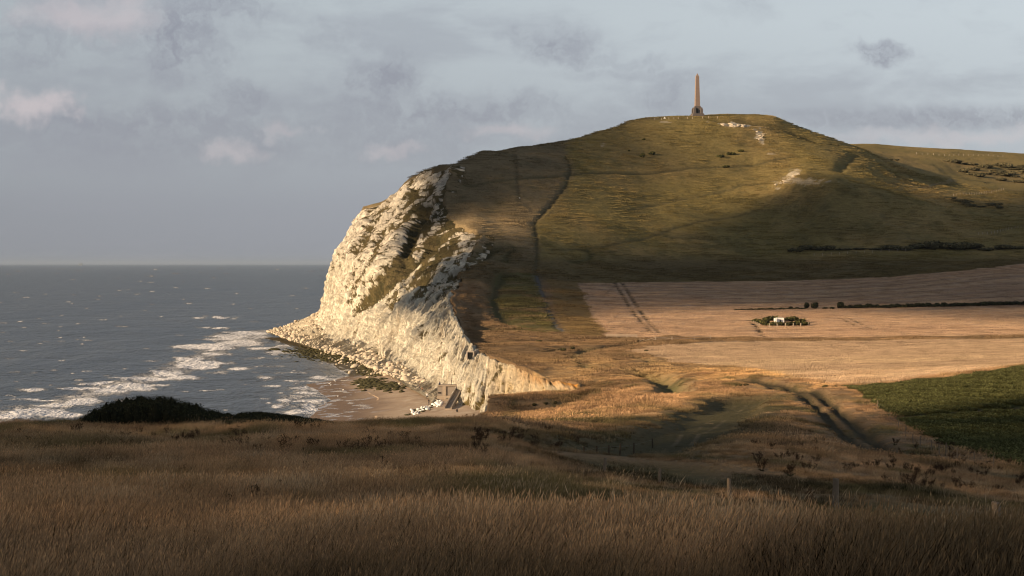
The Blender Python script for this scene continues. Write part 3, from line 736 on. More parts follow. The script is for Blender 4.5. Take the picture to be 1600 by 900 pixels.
# vegetation on ledges and gullies (where it grows, in bands that run down the face)
vn = fbm(SG / 9, zz / 10, 0.0, 5, 81); vn2 = fbm(xx / 3.2, yy / 3.2, zz / 3.2, 4, 82)
flat = nP[..., 2]
vn3 = fbm(SG / 2.4, zz / 3.0, 0.7, 4, 83)
sa_, ca_ = math.sin(A), math.cos(A)
ul = (cpx * ca_ + cpy * sa_); up_ = (-cpx * sa_ + cpy * ca_)
vns = fbm(up_ / 4.5, ul / 22, 0.2, 5, 84)
veg = 0.15 * vn + 0.38 * vn2 + 0.50 * vn3 + 0.62 * vns + 0.5 * (flat - 0.52) - 0.06 - 0.35 * (disp / (amp * 5.0))
def vblob(px, py, rx, ry, ang, k):
    global veg
    c, s = math.cos(ang), math.sin(ang)
    u = ((cpx - px) * c + (cpy - py) * s) / rx; v = (-(cpx - px) * s + (cpy - py) * c) / ry
    veg = veg + k * np.exp(-(u * u + v * v) ** 1.5)
A = math.atan2(75, -55)
vblob(655, 365, 48, 11, A, 0.35); vblob(612, 428, 52, 13, A, 0.4); vblob(577, 470, 40, 9, 2.45, 0.6); vblob(590, 460, 30, 12, A, 0.4)
vblob(692, 378, 34, 22, A, 0.42); vblob(668, 415, 36, 13, A, 0.3); vblob(662, 446, 30, 8, 2.2, 0.55); vblob(610, 478, 22, 7, 2.0, 0.55)
vblob(560, 385, 26, 9, 2.5, 0.4); vblob(528, 412, 18, 9, 2.2, 0.5); vblob(650, 312, 26, 9, 1.4, 0.35); vblob(676, 300, 26, 6, 1.1, 0.3)
vblob(640, 340, 30, 12, 2.2, 0.25); vblob(600, 355, 30, 20, 0, 0.15); vblob(535, 460, 20, 8, 2.0, 0.4); vblob(545, 475, 14, 5, 2.0, 0.4)
vblob(570, 440, 25, 25, 0, 0.12); vblob(600, 345, 80, 45, 2.4, 0.12); vblob(632, 365, 75, 60, 0, 0.12)
# clean faces low down and at the far edge
veg -= 0.55 * sstep(455, 510, cpy) + 0.30 * sstep(600, 565, cpx) * sstep(345, 325, cpy) + 0.35 * sstep(552, 545, cpx)*sstep(330,360,cpy)
vblob(775, 585, 22, 5, -1.0, 0.5); vblob(690, 556, 10, 5, 2.3, 0.7); vblob(665, 520, 20, 5, 2.4, 0.5)
vblob(735, 628, 14, 22, 0.3, 0.45); vblob(705, 595, 25, 5, 0.4, 0.25); vblob(788, 615, 9, 20, 0.5, 0.25)
veg += 0.6 * sstep(0.985, 1.0, TG) * (0.4 + 0.7 * vn2)
VEG = sstep(0.035, 0.10, veg)
chalk = np.zeros(C.shape, np.float32) + col(0.66, 0.60, 0.475)
chalk = lay(chalk, (0.73, 0.67, 0.545), sstep(0.0, 0.5, fbm(xx / 8, yy / 8, zz / 5, 4, 85)))
chalk = lay(chalk, (0.44, 0.35, 0.24), sstep(0.05, 0.5, fbm(SG / 3, zz / 16, 0.7, 4, 86)) * 0.6)
chalk = lay(chalk, (0.37, 0.29, 0.20), sstep(0.1, 0.5, fbm(SG / 1.6, zz / 9, 2.7, 4, 87)) * 0.5)
chalk = lay(chalk, (0.38, 0.33, 0.26), sstep(0.2, 0.5, fine) * 0.3)
chalk = lay(chalk, (0.27, 0.23, 0.175), sstep(0.18, 0.5, fbm(SG / 1.3, zz / 7.5, 1.7, 4, 89)) * 0.5)
chalk = lay(chalk, (0.30, 0.26, 0.20), sstep(0.80, 0.98, np.sin(zz * 2.1 + 2 * fbm(SG / 25, zz / 20, 0, 3, 69))) * sstep(0.0, 0.5, fbm(SG / 10, zz / 10, 0, 3, 68)) * 0.6)
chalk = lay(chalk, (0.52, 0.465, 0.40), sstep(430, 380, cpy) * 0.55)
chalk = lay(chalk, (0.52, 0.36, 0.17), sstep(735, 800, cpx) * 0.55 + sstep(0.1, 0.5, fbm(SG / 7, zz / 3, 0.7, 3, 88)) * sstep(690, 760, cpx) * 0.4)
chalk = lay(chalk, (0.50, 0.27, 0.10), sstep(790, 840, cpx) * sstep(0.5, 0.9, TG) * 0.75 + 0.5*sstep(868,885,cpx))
chalk = lay(chalk, (0.42, 0.34, 0.23), sstep(0.16, 0.05, TG) * 0.5)
chalk = chalk * (1.0 + 0.16 * va + 0.12 * vb + 0.08 * vc)[..., None].astype(np.float32)
chalk = lay(chalk, (0.25, 0.21, 0.16), np.maximum(sstep(0.08, 0.02, ja) * 0.38, sstep(0.09, 0.02, jb) * 0.25) * sstep(0.1, 0.2, TG))
vegc = np.zeros(C.shape, np.float32) + col(0.115, 0.092, 0.042)
vegc = lay(vegc, (0.165, 0.125, 0.06), sstep(-0.1, 0.5, vn2))
vegc = lay(vegc, (0.06, 0.058, 0.028), sstep(0.1, 0.5, -vn2) * 0.7)
vegc = lay(vegc, (0.22, 0.16, 0.055), sstep(690, 730, cpx) * sstep(590, 600, cpy) * 0.7)
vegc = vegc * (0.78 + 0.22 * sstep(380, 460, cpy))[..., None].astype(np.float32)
chalk = np.minimum(chalk, 0.84)
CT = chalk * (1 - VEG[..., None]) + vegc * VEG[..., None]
CT = lay(CT, (0.06, 0.055, 0.025), sstep(0.035, 0.0, TG) * 0.8 * sstep(500, 700, CP[..., 1]))
t = material('chalk_face')
tcn = t.node('ShaderNodeTexCoord')
a = t.noise(tcn.outputs['Object'], 0.9, 6, 0.65); b = t.noise(t.vmath('MULTIPLY', tcn.outputs['Object'], (1, 1, 0.4)), 2.6, 5, 0.65)
f = t.math('ADD', t.math('MULTIPLY', t.math('SUBTRACT', a, 0.5), 0.45), t.math('ADD', t.math('MULTIPLY', t.math('SUBTRACT', b, 0.5), 0.4), 1.0))
t.l.new(t.vmath('MULTIPLY', attr(t, 'tint'), t.combine(f, f, f)), t.b.inputs['Base Color'])
st_n = t.noise(t.vmath('MULTIPLY', tcn.outputs['Object'], (0.75, 0.75, 0.15)), 1.0, 9, 0.72, 0.6)
cr_n = t.noise(t.vmath('MULTIPLY', tcn.outputs['Object'], (1.0, 1.0, 0.22)), 0.8, 7, 0.7, 1.2)
crk = t.maprange(t.math('ABSOLUTE', t.math('SUBTRACT', cr_n, 0.5)), 0.0, 0.022, 1.0, 0.0)
stn = t.math('MAXIMUM', t.math('MULTIPLY', t.maprange(st_n, 0.60, 0.72), 0.25), t.math('MULTIPLY', crk, 0.25))
t.l.new(t.mix(stn, t.vmath('MULTIPLY', attr(t, 'tint'), t.combine(f, f, f)), (0.21, 0.175, 0.125)), t.b.inputs['Base Color'])
bump(t, t.math('SUBTRACT', t.math('ADD', a, t.math('MULTIPLY', b, 0.7)), t.math('MULTIPLY', crk, 0.5)), 1.0, 0.9)
m_chalk = t.m
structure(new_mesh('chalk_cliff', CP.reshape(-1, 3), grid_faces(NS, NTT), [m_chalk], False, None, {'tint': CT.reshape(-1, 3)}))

# ---------------------------------------------------------------- beach
WL = [(300, -52), (480, -52), (549, -50.6), (601, -51.5), (660, -63), (681, -66), (705, -60), (740, -58), (790, -67), (850, -76), (905, -87), (960, -99), (1010, -109), (1062, -120), (1108, -132), (1140, -140)]
foot = lines_[:, 1]
oF = np.argsort(foot[:, 1])
yb = np.concatenate([np.arange(380, 760, 1.6), np.arange(760, 1110, 4.0)])
xw = np.interp(yb, [a for a, b_ in WL], [b_ for a, b_ in WL])
xf = np.interp(yb, [380, 430] + list(foot[oF][:, 1]), [2, 0] + list(foot[oF][:, 0])) 
xf = np.where(yb > 1085, -100, xf)
ut = np.concatenate([np.linspace(-1.2, 0, 26, endpoint=False), np.linspace(0, 1.0, 70), np.linspace(1.03, 1.25, 6)])
BX = xw[:, None] + (xf - xw)[:, None] * ut[None]
BY = np.repeat(yb[:, None], len(ut), 1)
BX = BX + 2.0 * fbm(BX / 25, BY / 25, 0, 2, 90) * (np.abs(ut[None] - 0.1) < 0.3)
BZ = np.where(ut[None] < 0, ut[None] * 1.6, 0.0) + np.where(ut[None] >= 0, 0.9 * ut[None] + 2.4 * np.maximum(ut[None] - 0.25, 0) ** 1.2, 0)
BZ = BZ + 0.22 * fbm(BX / 14, BY / 20, 0, 3, 91) * sstep(-0.1, 0.3, ut[None]) * (1 - 0.75 * sstep(0.2, 0.4, ut[None])) + 0.10 * fbm(BX / 3, BY / 3, 0, 3, 92) * sstep(0.25, 0.6, ut[None])
wet = sstep(0.62, 0.12, ut[None] + 0.35 * fbm(BX / 16, BY / 26, 0, 3, 93)) * np.ones_like(BX)
bt = np.zeros(BX.shape + (3,), np.float32) + col(0.36, 0.27, 0.19)
bt = lay(bt, (0.25, 0.18, 0.12), sstep(0.0, 0.5, fbm(BX / 5, BY / 9, 0, 4, 94)) * 0.7)
bt = lay(bt, (0.45, 0.37, 0.28), sstep(0.1, 0.5, fbm(BX / 2, BY / 3, 0, 4, 95)) * sstep(0.4, 0.7, ut[None]) * 0.7)
bt = lay(bt, (0.16, 0.108, 0.075), wet * 0.85)
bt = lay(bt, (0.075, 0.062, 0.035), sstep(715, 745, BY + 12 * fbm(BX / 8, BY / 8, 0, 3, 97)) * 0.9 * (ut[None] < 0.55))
t = material('beach_sand')
wv = attr(t, 'wet', True)
tcn = t.node('ShaderNodeTexCoord')
a = t.noise(tcn.outputs['Object'], 1.8, 5, 0.7); b = t.noise(t.vmath('MULTIPLY', tcn.outputs['Object'], (0.25, 0.12, 1)), 0.8, 4, 0.6)
f = t.math('ADD', t.math('MULTIPLY', t.math('SUBTRACT', a, 0.5), 0.5), 1.0)
t.l.new(t.vmath('MULTIPLY', attr(t, 'tint'), t.combine(f, f, f)), t.b.inputs['Base Color'])
pool = t.math('MULTIPLY', wv, t.maprange(b, 0.5, 0.62))
t.l.new(t.maprange(pool, 0.0, 1.0, 0.85, 0.16), t.b.inputs['Roughness'])
t.l.new(t.maprange(pool, 0.0, 1.0, 0.1, 0.6), t.b.inputs['Specular IOR Level'])
bump(t, a, 0.12, 0.6)
structure(new_mesh('beach', np.stack([BX, BY, BZ], -1).reshape(-1, 3), grid_faces(*BX.shape), [t.m], True, None, {'tint': bt.reshape(-1, 3), 'wet': wet.reshape(-1)}))

# ---------------------------------------------------------------- sea
spx = np.concatenate([np.arange(-900, -60, 14.0), np.arange(-60, 700, 1.7), np.arange(700, 1900, 30.0)])
spy = np.concatenate([np.array([413.0, 413.3, 413.7, 414.2, 414.8, 415.5]), np.arange(416.2, 690, 0.72), np.array([705., 740., 800., 900.])])[::-1]
SD = np.repeat(((EYE) * FPX / (spy - HOR))[:, None], len(spx), 1)
SP = np.repeat(spx[None], len(spy), 0)
SX = (SP - 800) / FPX * SD; SY = SD
SPY = np.repeat(spy[:, None], len(spx), 1)
near = sstep(3200, 500, SD)
wav = np.zeros_like(SX)
for (lam, ang, am) in ((34, 0.35, 0.30), (19, 0.1, 0.20), (11, 0.7, 0.12), (7.5, -0.25, 0.08)):
    ph = (SX * math.cos(ang) + SY * math.sin(ang)) / lam * 2 * math.pi + 3.2 * fbm(SX / 60, SY / 60, lam, 2, 101)
    wav += am * (1 - np.abs(np.sin(ph / 2))) * 2 * (0.5 + 0.6 * fbm(SX / 45, SY / 45, lam, 2, 102)) * sstep(lam * 120, lam * 50, SD)
brk = [(312, 543, 36, 4, 1), (335, 541, 26, 4, 1), (390, 521, 34, 4, 0.9), (372, 527, 40, 5, 0.7), (374, 537, 32, 5, 0.9), (340, 546, 26, 3, 0.8), (300, 562, 18, 4, 1),
       (312, 571, 30, 7, 1), (345, 569, 22, 3, 0.7), (372, 576, 16, 4, 0.6), (264, 584, 26, 5, 1), (230, 592, 32, 4, 1), (282, 592, 28, 4, 0.8), (200, 607, 30, 5, 1),
       (172, 613, 20, 4, 1), (215, 604, 20, 3, 1), (128, 607, 30, 2.2, 1), (50, 610, 16, 2, 1), (130, 629, 26, 6, 1), (90, 634, 40, 5, 0.6), (70, 647, 42, 7, 1), (20, 653, 26, 5, 1), (190, 590, 20, 2, 0.8),
       (250, 602, 24, 3, 0.5), (345, 531, 20, 2.5, 0.8), (330, 552, 30, 4, 0.6), (440, 550, 26, 4, 0.6), (415, 545, 30, 5, 0.6), (450, 540, 28, 3, 0.5),
       (345, 582, 14, 3, 0.6), (420, 590, 16, 3, 0.6), (425, 603, 14, 2.4, 0.7), (440, 625, 10, 2.4, 0.9), (436, 634, 12, 3, 0.9), (345, 513, 20, 2, 0.6), (310, 497, 8, 1.6, 0.8), (343, 496, 10, 1.8, 1), (366, 498, 8, 1.4, 0.7), (320, 512, 18, 1.5, 0.5),
       (405, 560, 40, 2.2, 0.42), (430, 572, 30, 2.0, 0.42), (455, 583, 30, 2.0, 0.45), (475, 596, 24, 2.0, 0.6), (470, 614, 30, 2.5, 0.6), (490, 626, 30, 3, 0.8), (495, 640, 26, 3, 0.8), (440, 655, 50, 3, 0.6), (60, 625, 40, 2, 0.7), (150, 600, 30, 2, 0.7), (480, 630, 26, 12, 0.5), (470, 605, 26, 6, 0.5), (505, 590, 24, 4, 0.6), (470, 643, 30, 6, 0.6)]
foam = np.zeros_like(SX)
wpx = SP + 10 * fbm(SX / 9, SY / 30, 0, 3, 111); wpy = SPY + 2.2 * fbm(SX / 9, SY / 30, 5, 3, 112)
for (px, py, rx, ry, k) in brk:
    foam = np.maximum(foam, k * np.exp(-((wpx - px) / (1.3 * rx)) ** 2 - ((wpy - py) / ry) ** 2))
fn = fbm(SX / 3.0, SY / 10, 0, 4, 113)
fs = fbm(SP / 14, SPY / 2.2, 3.0, 4, 117)
axis = np.interp(SP, [-60, 60, 130, 200, 300, 380, 440, 500], [662, 645, 620, 604, 566, 532, 517, 510])
belt_ = np.exp(-((SPY - axis) / np.interp(SP, [0, 300, 440], [16, 15, 9])) ** 2) * sstep(470, 430, SP)
near_sand = np.exp(-((SPY - np.interp(SP, [400, 450, 500, 560], [640, 625, 612, 590])) / 24) ** 2) * sstep(400, 450, SP)
FOAM = sstep(0.30, 0.56, foam + 0.22 * fn + 0.24 * fs)
FOAM = np.maximum(FOAM, 0.62 * sstep(0.34, 0.62, 0.62 * belt_ + 0.75 * fs * belt_ + 0.15 * fn - 0.10))
FOAM = np.maximum(FOAM, 0.45 * sstep(0.05, 0.5, np.maximum(foam, 0.6 * belt_) + 0.30 * fs - 0.12))
FOAM = np.maximum(FOAM, 0.5 * sstep(0.28, 0.6, 0.5 * near_sand + 0.8 * fs * near_sand))
# scattered whitecaps
for k in range(210):
    py = 418 + 235 * rng.random() ** 1.25; px = rng.uniform(-60, 560)
    s = 0.35 + 0.65 * (py - 412) / 230
    rx = rng.uniform(3, 11) * s; ry = max(0.6, rng.uniform(0.4, 1.0) * s)
    if rng.random() < 0.12: rx *= 1.8; ry *= 1.4
    c0 = np.searchsorted(spx, px - 3 * rx); c1 = np.searchsorted(spx, px + 3 * rx)
    r = np.where(abs(spy - py) < 3 * ry)[0]
    if len(r) == 0: continue
    sl = (slice(r[0], r[-1] + 1), slice(c0, c1))
    g = np.exp(-((wpx[sl] - 5 * 0 - px) / rx) ** 2 - ((SPY[sl] - py) / ry) ** 2)
    FOAM[sl] = np.maximum(FOAM[sl], rng.uniform(0.3, 0.95) * sstep(0.25, 0.7, g + 0.3 * fn[sl]))
# swash along the sand
xws = np.interp(SY, [a for a, b_ in WL], [b_ for a, b_ in WL])
dsh = xws - SX
sw = sstep(4, 0.5, dsh + 2.5 * fbm(SX / 6, SY / 12, 0, 3, 114)) * (SY > 430) * (SY < 1150)
FOAM = np.maximum(FOAM, 0.85 * sw * sstep(-0.35, 0.2, fn))
sheet = sstep(26, 2, dsh + 7 * fbm(SX / 14, SY / 20, 0, 3, 115)) * (SY > 430) * (SY < 1150)
wav *= (1 - sheet)
SZ = -0.10 + wav + 0.12 * FOAM * near * (1 - sheet)
FOAM = FOAM * sstep(-5, 0.5, np.where((SY > 430) & (SY < 1150), dsh, 9))
st = np.zeros(SX.shape + (3,), np.float32) + col(0.042, 0.044, 0.043)
st = lay(st, (0.075, 0.085, 0.085), sstep(0.02, 0.4, foam + 0.15 * fn) * 0.7)
st = lay(st, (0.10, 0.10, 0.095), sheet * 0.7)
st = lay(st, (0.018, 0.022, 0.025), sstep(0.0, 0.5, fbm(SX / 120, SY / 400, 0, 3, 116)) * 0.5)
t = material('sea_water')
tcn = t.node('ShaderNodeTexCoord')
fo = attr(t, 'foam', True)
v1 = t.vmath('MULTIPLY', tcn.outputs['Object'], (0.30, 0.14, 0.3)); v2 = t.vmath('MULTIPLY', tcn.outputs['Object'], (1.2, 0.6, 1.0))
h1 = t.noise(v1, 1.0, 5, 0.6, 0.4); h2 = t.noise(v2, 1.0, 4, 0.6)
v3 = t.vmath('MULTIPLY', tcn.outputs['Object'], (0.03, 0.012, 0.03)); h3 = t.noise(v3, 1.0, 5, 0.6, 0.3)
hh = t.math('ADD', t.math('MULTIPLY', h1, 2.2), t.math('ADD', t.math('MULTIPLY', h2, 0.5), t.math('MULTIPLY', h3, 9.0)))
bump(t, hh, 1.3, 1.0)
t.l.new(t.mix(fo, attr(t, 'tint'), (0.62, 0.61, 0.62)), t.b.inputs['Base Color'])
t.l.new(t.maprange(fo, 0.0, 0.5, 0.28, 0.9), t.b.inputs['Roughness'])
t.b.inputs['IOR'].default_value = 1.33
t.b.inputs['Specular IOR Level'].default_value = 0.30
structure(new_mesh('sea', np.stack([SX, SY, SZ], -1).reshape(-1, 3), grid_faces(*SX.shape), [t.m], True, None, {'tint': st.reshape(-1, 3), 'foam': FOAM.reshape(-1)}))

# ------------------------------------------------------------------ unseen cloud puffs added between sun and coast, shaped to shade the land
# (sunlit share of the ground as the photograph shows it, at places on the land)
LITMAP = {
 190: [(960, .3), (1000, .4), (1050, .55), (1100, .9), (1140, .9)],
 215: [(900, .1), (950, .35), (1000, .5), (1060, .7), (1120, .9), (1180, .9)],
 240: [(760, 0), (820, 0), (870, .1), (920, .3), (960, .35), (1010, .5), (1060, .62), (1120, .75), (1180, .7), (1240, .7), (1300, .6), (1380, .5), (1450, .8), (1550, .9)],
 265: [(740, 0), (800, 0), (860, .05), (910, .2), (960, .35), (1010, .45), (1060, .55), (1120, .7), (1180, .9), (1220, 1), (1270, .7), (1340, .85), (1400, .8), (1480, .4)],
 290: [(720, 0), (800, 0), (860, .1), (900, .3), (950, .5), (1000, .6), (1060, .85), (1120, .95), (1180, .8), (1220, .5), (1280, .2), (1400, .75), (1450, .75), (1550, .1)],
 310: [(712, 0), (780, 0), (840, .15), (880, .4), (930, .75), (980, .95), (1030, 1), (1080, .8), (1130, .6), (1180, .4), (1240, .15), (1300, .05)],
 335: [(712, .1), (760, .2), (820, .4), (870, 1), (920, 1), (970, 1), (1020, .85), (1070, .5), (1120, .2), (1180, .1), (1250, .1), (1350, .05), (1450, .1), (1550, .1)],
 356: [(725, .8), (770, 1), (820, 1), (870, .95), (920, .7), (970, .4), (1020, .2), (1080, .1), (1200, .05), (1350, .05), (1500, .05)],
 380: [(770, .5), (830, .3), (880, .3), (940, .15), (1000, .1), (1100, 0), (1250, 0), (1400, 0), (1550, 0)],
 410: [(745, .45), (800, .25), (860, .2), (920, .1), (1000, 0), (1100, 0), (1300, 0), (1500, 0)],
 430: [(745, .3), (800, .25), (880, .15), (1000, 0), (1200, 0)],
 450: [(760, .3), (800, .25), (880, .25), (950, .2), (1050, .2), (1200, .15), (1400, .1), (1580, .05)],
 475: [(725, .5), (760, .4), (830, .35), (900, .4), (1000, .4), (1100, .35), (1250, .3), (1400, .25), (1580, .2)],
 500: [(760, .5), (850, .5), (950, .7), (1050, .75), (1200, .95), (1350, .75), (1500, .6), (1590, .45)],
 520: [(800, .7), (900, .8), (1000, .8), (1200, 1), (1400, .9), (1580, .7)],
 550: [(800, .9), (900, .9), (1000, .9), (1200, 1), (1400, 1), (1590, .8)],
 575: [(840, 1), (950, 1), (1050, 1), (1200, 1), (1350, 1), (1500, .9)],
 600: [(920, 1), (1000, 1), (1100, 1), (1250, 1), (1310, 1), (1450, .85), (1580, .95)],
 618: [(775, .3), (830, .3), (890, .5), (1000, .95), (1200, .9), (1320, .85), (1450, .7), (1580, .75)],
 633: [(775, .0), (830, .05), (890, .2), (950, .55), (1000, .8), (1080, .75), (1200, .7), (1320, .65), (1450, .45), (1580, .4)],
 652: [(800, .85), (900, .7), (1000, .6), (1200, .5), (1400, .35), (1550, .2)],
 672: [(820, .25), (1000, .3), (1200, .3), (1400, .25), (1550, .15)],
 700: [(20, .24), (300, .24), (700, .26), (900, .26), (1100, .3), (1300, .28), (1550, .2)],
 780: [(20, .18), (300, .2), (600, .2), (900, .21), (1200, .21), (1550, .2)],
 880: [(20, .17), (400, .2), (800, .22), (1200, .22), (1550, .22)],
}
CLIFFLIT = [(690, 280, 1050, .6), (650, 290, 1062, .65), (640, 330, 1045, .6), (600, 330, 1070, .7), (565, 340, 1085, .8), (640, 380, 1020, .65), (700, 400, 920, .8), (600, 400, 1040, .8),
            (555, 420, 1050, .8), (520, 440, 1070, 1), (540, 480, 1010, 1), (600, 480, 900, 1), (650, 460, 880, .9), (700, 470, 780, .9), (600, 540, 800, 1), (640, 560, 720, 1),
            (700, 560, 620, 1), (740, 590, 560, 1), (780, 600, 520, 1), (860, 605, 486, 1), (1090, 160, 1285, .45), (1090, 115, 1285, .7),
            (600, 600, 640, .8), (560, 640, 560, .8), (680, 625, 560, .9), (500, 500, 1090, 1), (450, 510, 1100, 1)]
e1 = np.cross(sun_dir, [0, 0, 1]); e1 /= np.linalg.norm(e1)
e2 = np.cross(e1, sun_dir); e2 *= np.sign(e2[2])
lp = []
rows_ = sorted(LITMAP)
def litshare(px_, py_):
    j = int(np.clip(np.searchsorted(rows_, py_) - 1, 0, len(rows_) - 2)); a_, b_ = rows_[j], rows_[j + 1]
    la = np.interp(px_, *zip(*LITMAP[a_])); lb = np.interp(px_, *zip(*LITMAP[b_])); return la + (lb - la) * (py_ - a_) / (b_ - a_)
for py_ in np.concatenate([np.arange(190, 660, 7.0), np.arange(660, 890, 30.0)]):
    for px_ in np.arange(708 if py_ < 600 else 770 if py_ < 660 else 10, 1600, 22.0):
        D_ = row_at(px_, py_); c_ = int(round((px_ - Pcol[0]) / 2.5))
        if abs(np.interp(D_, Drow, PY[:, c_]) - py_) > 2: continue
        x_ = (px_ - 800) / FPX * D_; z_ = gz(x_, D_)[0]
        if gz(x_, D_, dedge)[0] < 0: continue
        lp.append((x_, D_, z_, litshare(px_, py_)))
for px_, py_, D_, l_ in CLIFFLIT:
    lp.append((*W(px_, py_, D_), l_))
lp = np.array(lp)
lu = lp[:, :3] @ e1; lv = lp[:, :3] @ e2
CLOUD_FAR = 1150.0
ico_v, ico_f = None, None
def icosphere(sub):
    import bmesh
    bm = bmesh.new(); bmesh.ops.create_icosphere(bm, subdivisions=sub, radius=1.0)
    v = np.array([p.co[:] for p in bm.verts]); f = np.array([[q.index for q in p.verts] for p in bm.faces]); bm.free()
    return v, f
ico_v, ico_f = icosphere(1)
crng = np.random.default_rng(5)
cv_, cf_, ncv = [], [], 0
STEP = 5.5
for gu in np.arange(-60, lu.max() + 60, STEP):
    for gv in np.arange(lv.min() - 40, lv.max() + 50, STEP):
        u_ = gu + crng.uniform(-2, 2); v_ = gv + crng.uniform(-2, 2)
        du = u_ - lu; dv = v_ - lv
        sg = 4.0 + 0.003 * np.abs(u_)
        d2 = du * du + (1.4 * dv) ** 2
        if d2.min() > 30 ** 2 and u_ > 150: continue
        if d2.min() > 70 ** 2: continue
        kk = np.exp(-d2 / (2 * sg * sg)) + 1e-7 / (1 + d2)
        kk *= 1 + 0.9 * (lp[:, 3] > 0.6)
        lit = (kk * lp[:, 3]).sum() / kk.sum()
        cover = np.clip((0.64 - lit) / 0.54, 0, 1)
        if cover < 0.06: continue
        r_ = STEP * (0.18 + 0.72 * cover ** 0.75) * crng.uniform(0.9, 1.12)
        depth = CLOUD_FAR + crng.uniform(-45, 45)
        p_ = e1 * u_ + e2 * v_ + sun_dir * depth
        vv = ico_v * np.array([1.5, 1.1, 1.0]) * r_
        vv = vv * (1 + 0.22 * vnoise(vv[:, 0] / 4 + gu, vv[:, 1] / 4 + gv, vv[:, 2] / 4, 5))[:, None] + p_
        cv_.append(vv); cf_.append(ico_f + ncv); ncv += len(vv)
t = material('shade_puff')
t.b.inputs['Base Color'].default_value = (0.75, 0.75, 0.77, 1)
t.b.inputs['Roughness'].default_value = 1.0
structure(new_mesh('shade_cloud', np.concatenate(cv_), np.concatenate(cf_), [t.m], True))  # opaque puffs out of view, fitted to throw shade on the land
print('cloud puffs', len(cv_))
# ------------------------------------------------------------------ things: helpers
def tag(o, label=None, cat=None, group=None, kind=None):
    if label: o['label'] = label
    if cat: o['category'] = cat
    if group: o['group'] = group
    if kind: o['kind'] = kind
    return o
def thing(name, loc, label, cat, group=None, rz=0.0):
    o = bpy.data.objects.new(name, None); COL.objects.link(o)
    o.empty_display_size = 0.5
    o.location = [float(c) for c in loc]; o.rotation_euler = (0, 0, rz)
    return tag(o, label, cat, group)
def copy_thing(src, loc, rz=0.0, scale=1.0, label=None):
    c = src.copy(); COL.objects.link(c)
    c.location = [float(q_) for q_ in loc]; c.rotation_euler = (0, 0, rz)
    c.scale = (scale, scale, scale) if np.isscalar(scale) else scale
    if label: c['label'] = label
    for ch in list(src.children):
        k = ch.copy(); COL.objects.link(k); k.parent = c
        for g in list(ch.children):
            m_ = g.copy(); COL.objects.link(m_); m_.parent = k
    return c
class MB:
    """collects simple shapes for one mesh"""
    def __init__(s): s.v = []; s.f = []
    def add(s, v, f):
        n = len(s.v); s.v += [tuple(map(float, p)) for p in v]; s.f += [tuple(i + n for i in q_) for q_ in f]; return s
    def box(s, c, d, rz=0.0, taper=1.0):
        x, y, z = d[0] / 2, d[1] / 2, d[2] / 2; v = []
        for k, sc in ((-1, 1.0), (1, taper)):
            for a_, b_ in ((-1, -1), (1, -1), (1, 1), (-1, 1)):
                X_, Y_ = a_ * x * sc, b_ * y * sc
                v.append((c[0] + X_ * math.cos(rz) - Y_ * math.sin(rz), c[1] + X_ * math.sin(rz) + Y_ * math.cos(rz), c[2] + k * z))
        return s.add(v, [(3, 2, 1, 0), (4, 5, 6, 7), (0, 1, 5, 4), (1, 2, 6, 5), (2, 3, 7, 6), (3, 0, 4, 7)])
    def tube(s, a, b, r0, r1, n=6):
        a = np.array(a, float); b = np.array(b, float); d = b - a; L = np.linalg.norm(d); d /= L
        u = np.cross(d, [0.3, 0.9, 0.2]); u /= np.linalg.norm(u); w_ = np.cross(d, u); v = []
        for p_, r in ((a, r0), (b, r1)):
            for k in range(n):
                t_ = 2 * math.pi * k / n; v.append(p_ + r * (u * math.cos(t_) + w_ * math.sin(t_)))
        f = [(k, (k + 1) % n, n + (k + 1) % n, n + k) for k in range(n)] + [tuple(range(n - 1, -1, -1)), tuple(range(n, 2 * n))]
        return s.add(v, f)
    def build(s, name, mat, parent=None, smooth=False):
        return new_mesh(name, s.v, s.f, [mat], smooth, parent)
def plain(name, rgb, rough=0.85, nscale=4.0, namt=0.35, bdist=0.03):
    t = material(name)
    tcn = t.node('ShaderNodeTexCoord')
    a = t.noise(tcn.outputs['Object'], nscale, 5, 0.65)
    f = t.math('ADD', t.math('MULTIPLY', t.math('SUBTRACT', a, 0.5), namt * 2), 1.0)
    t.l.new(t.vmath('MULTIPLY', rgb, t.combine(f, f, f)), t.b.inputs['Base Color'])
    t.b.inputs['Roughness'].default_value = rough
    if bdist: bump(t, a, bdist, 0.6)
    return t.m
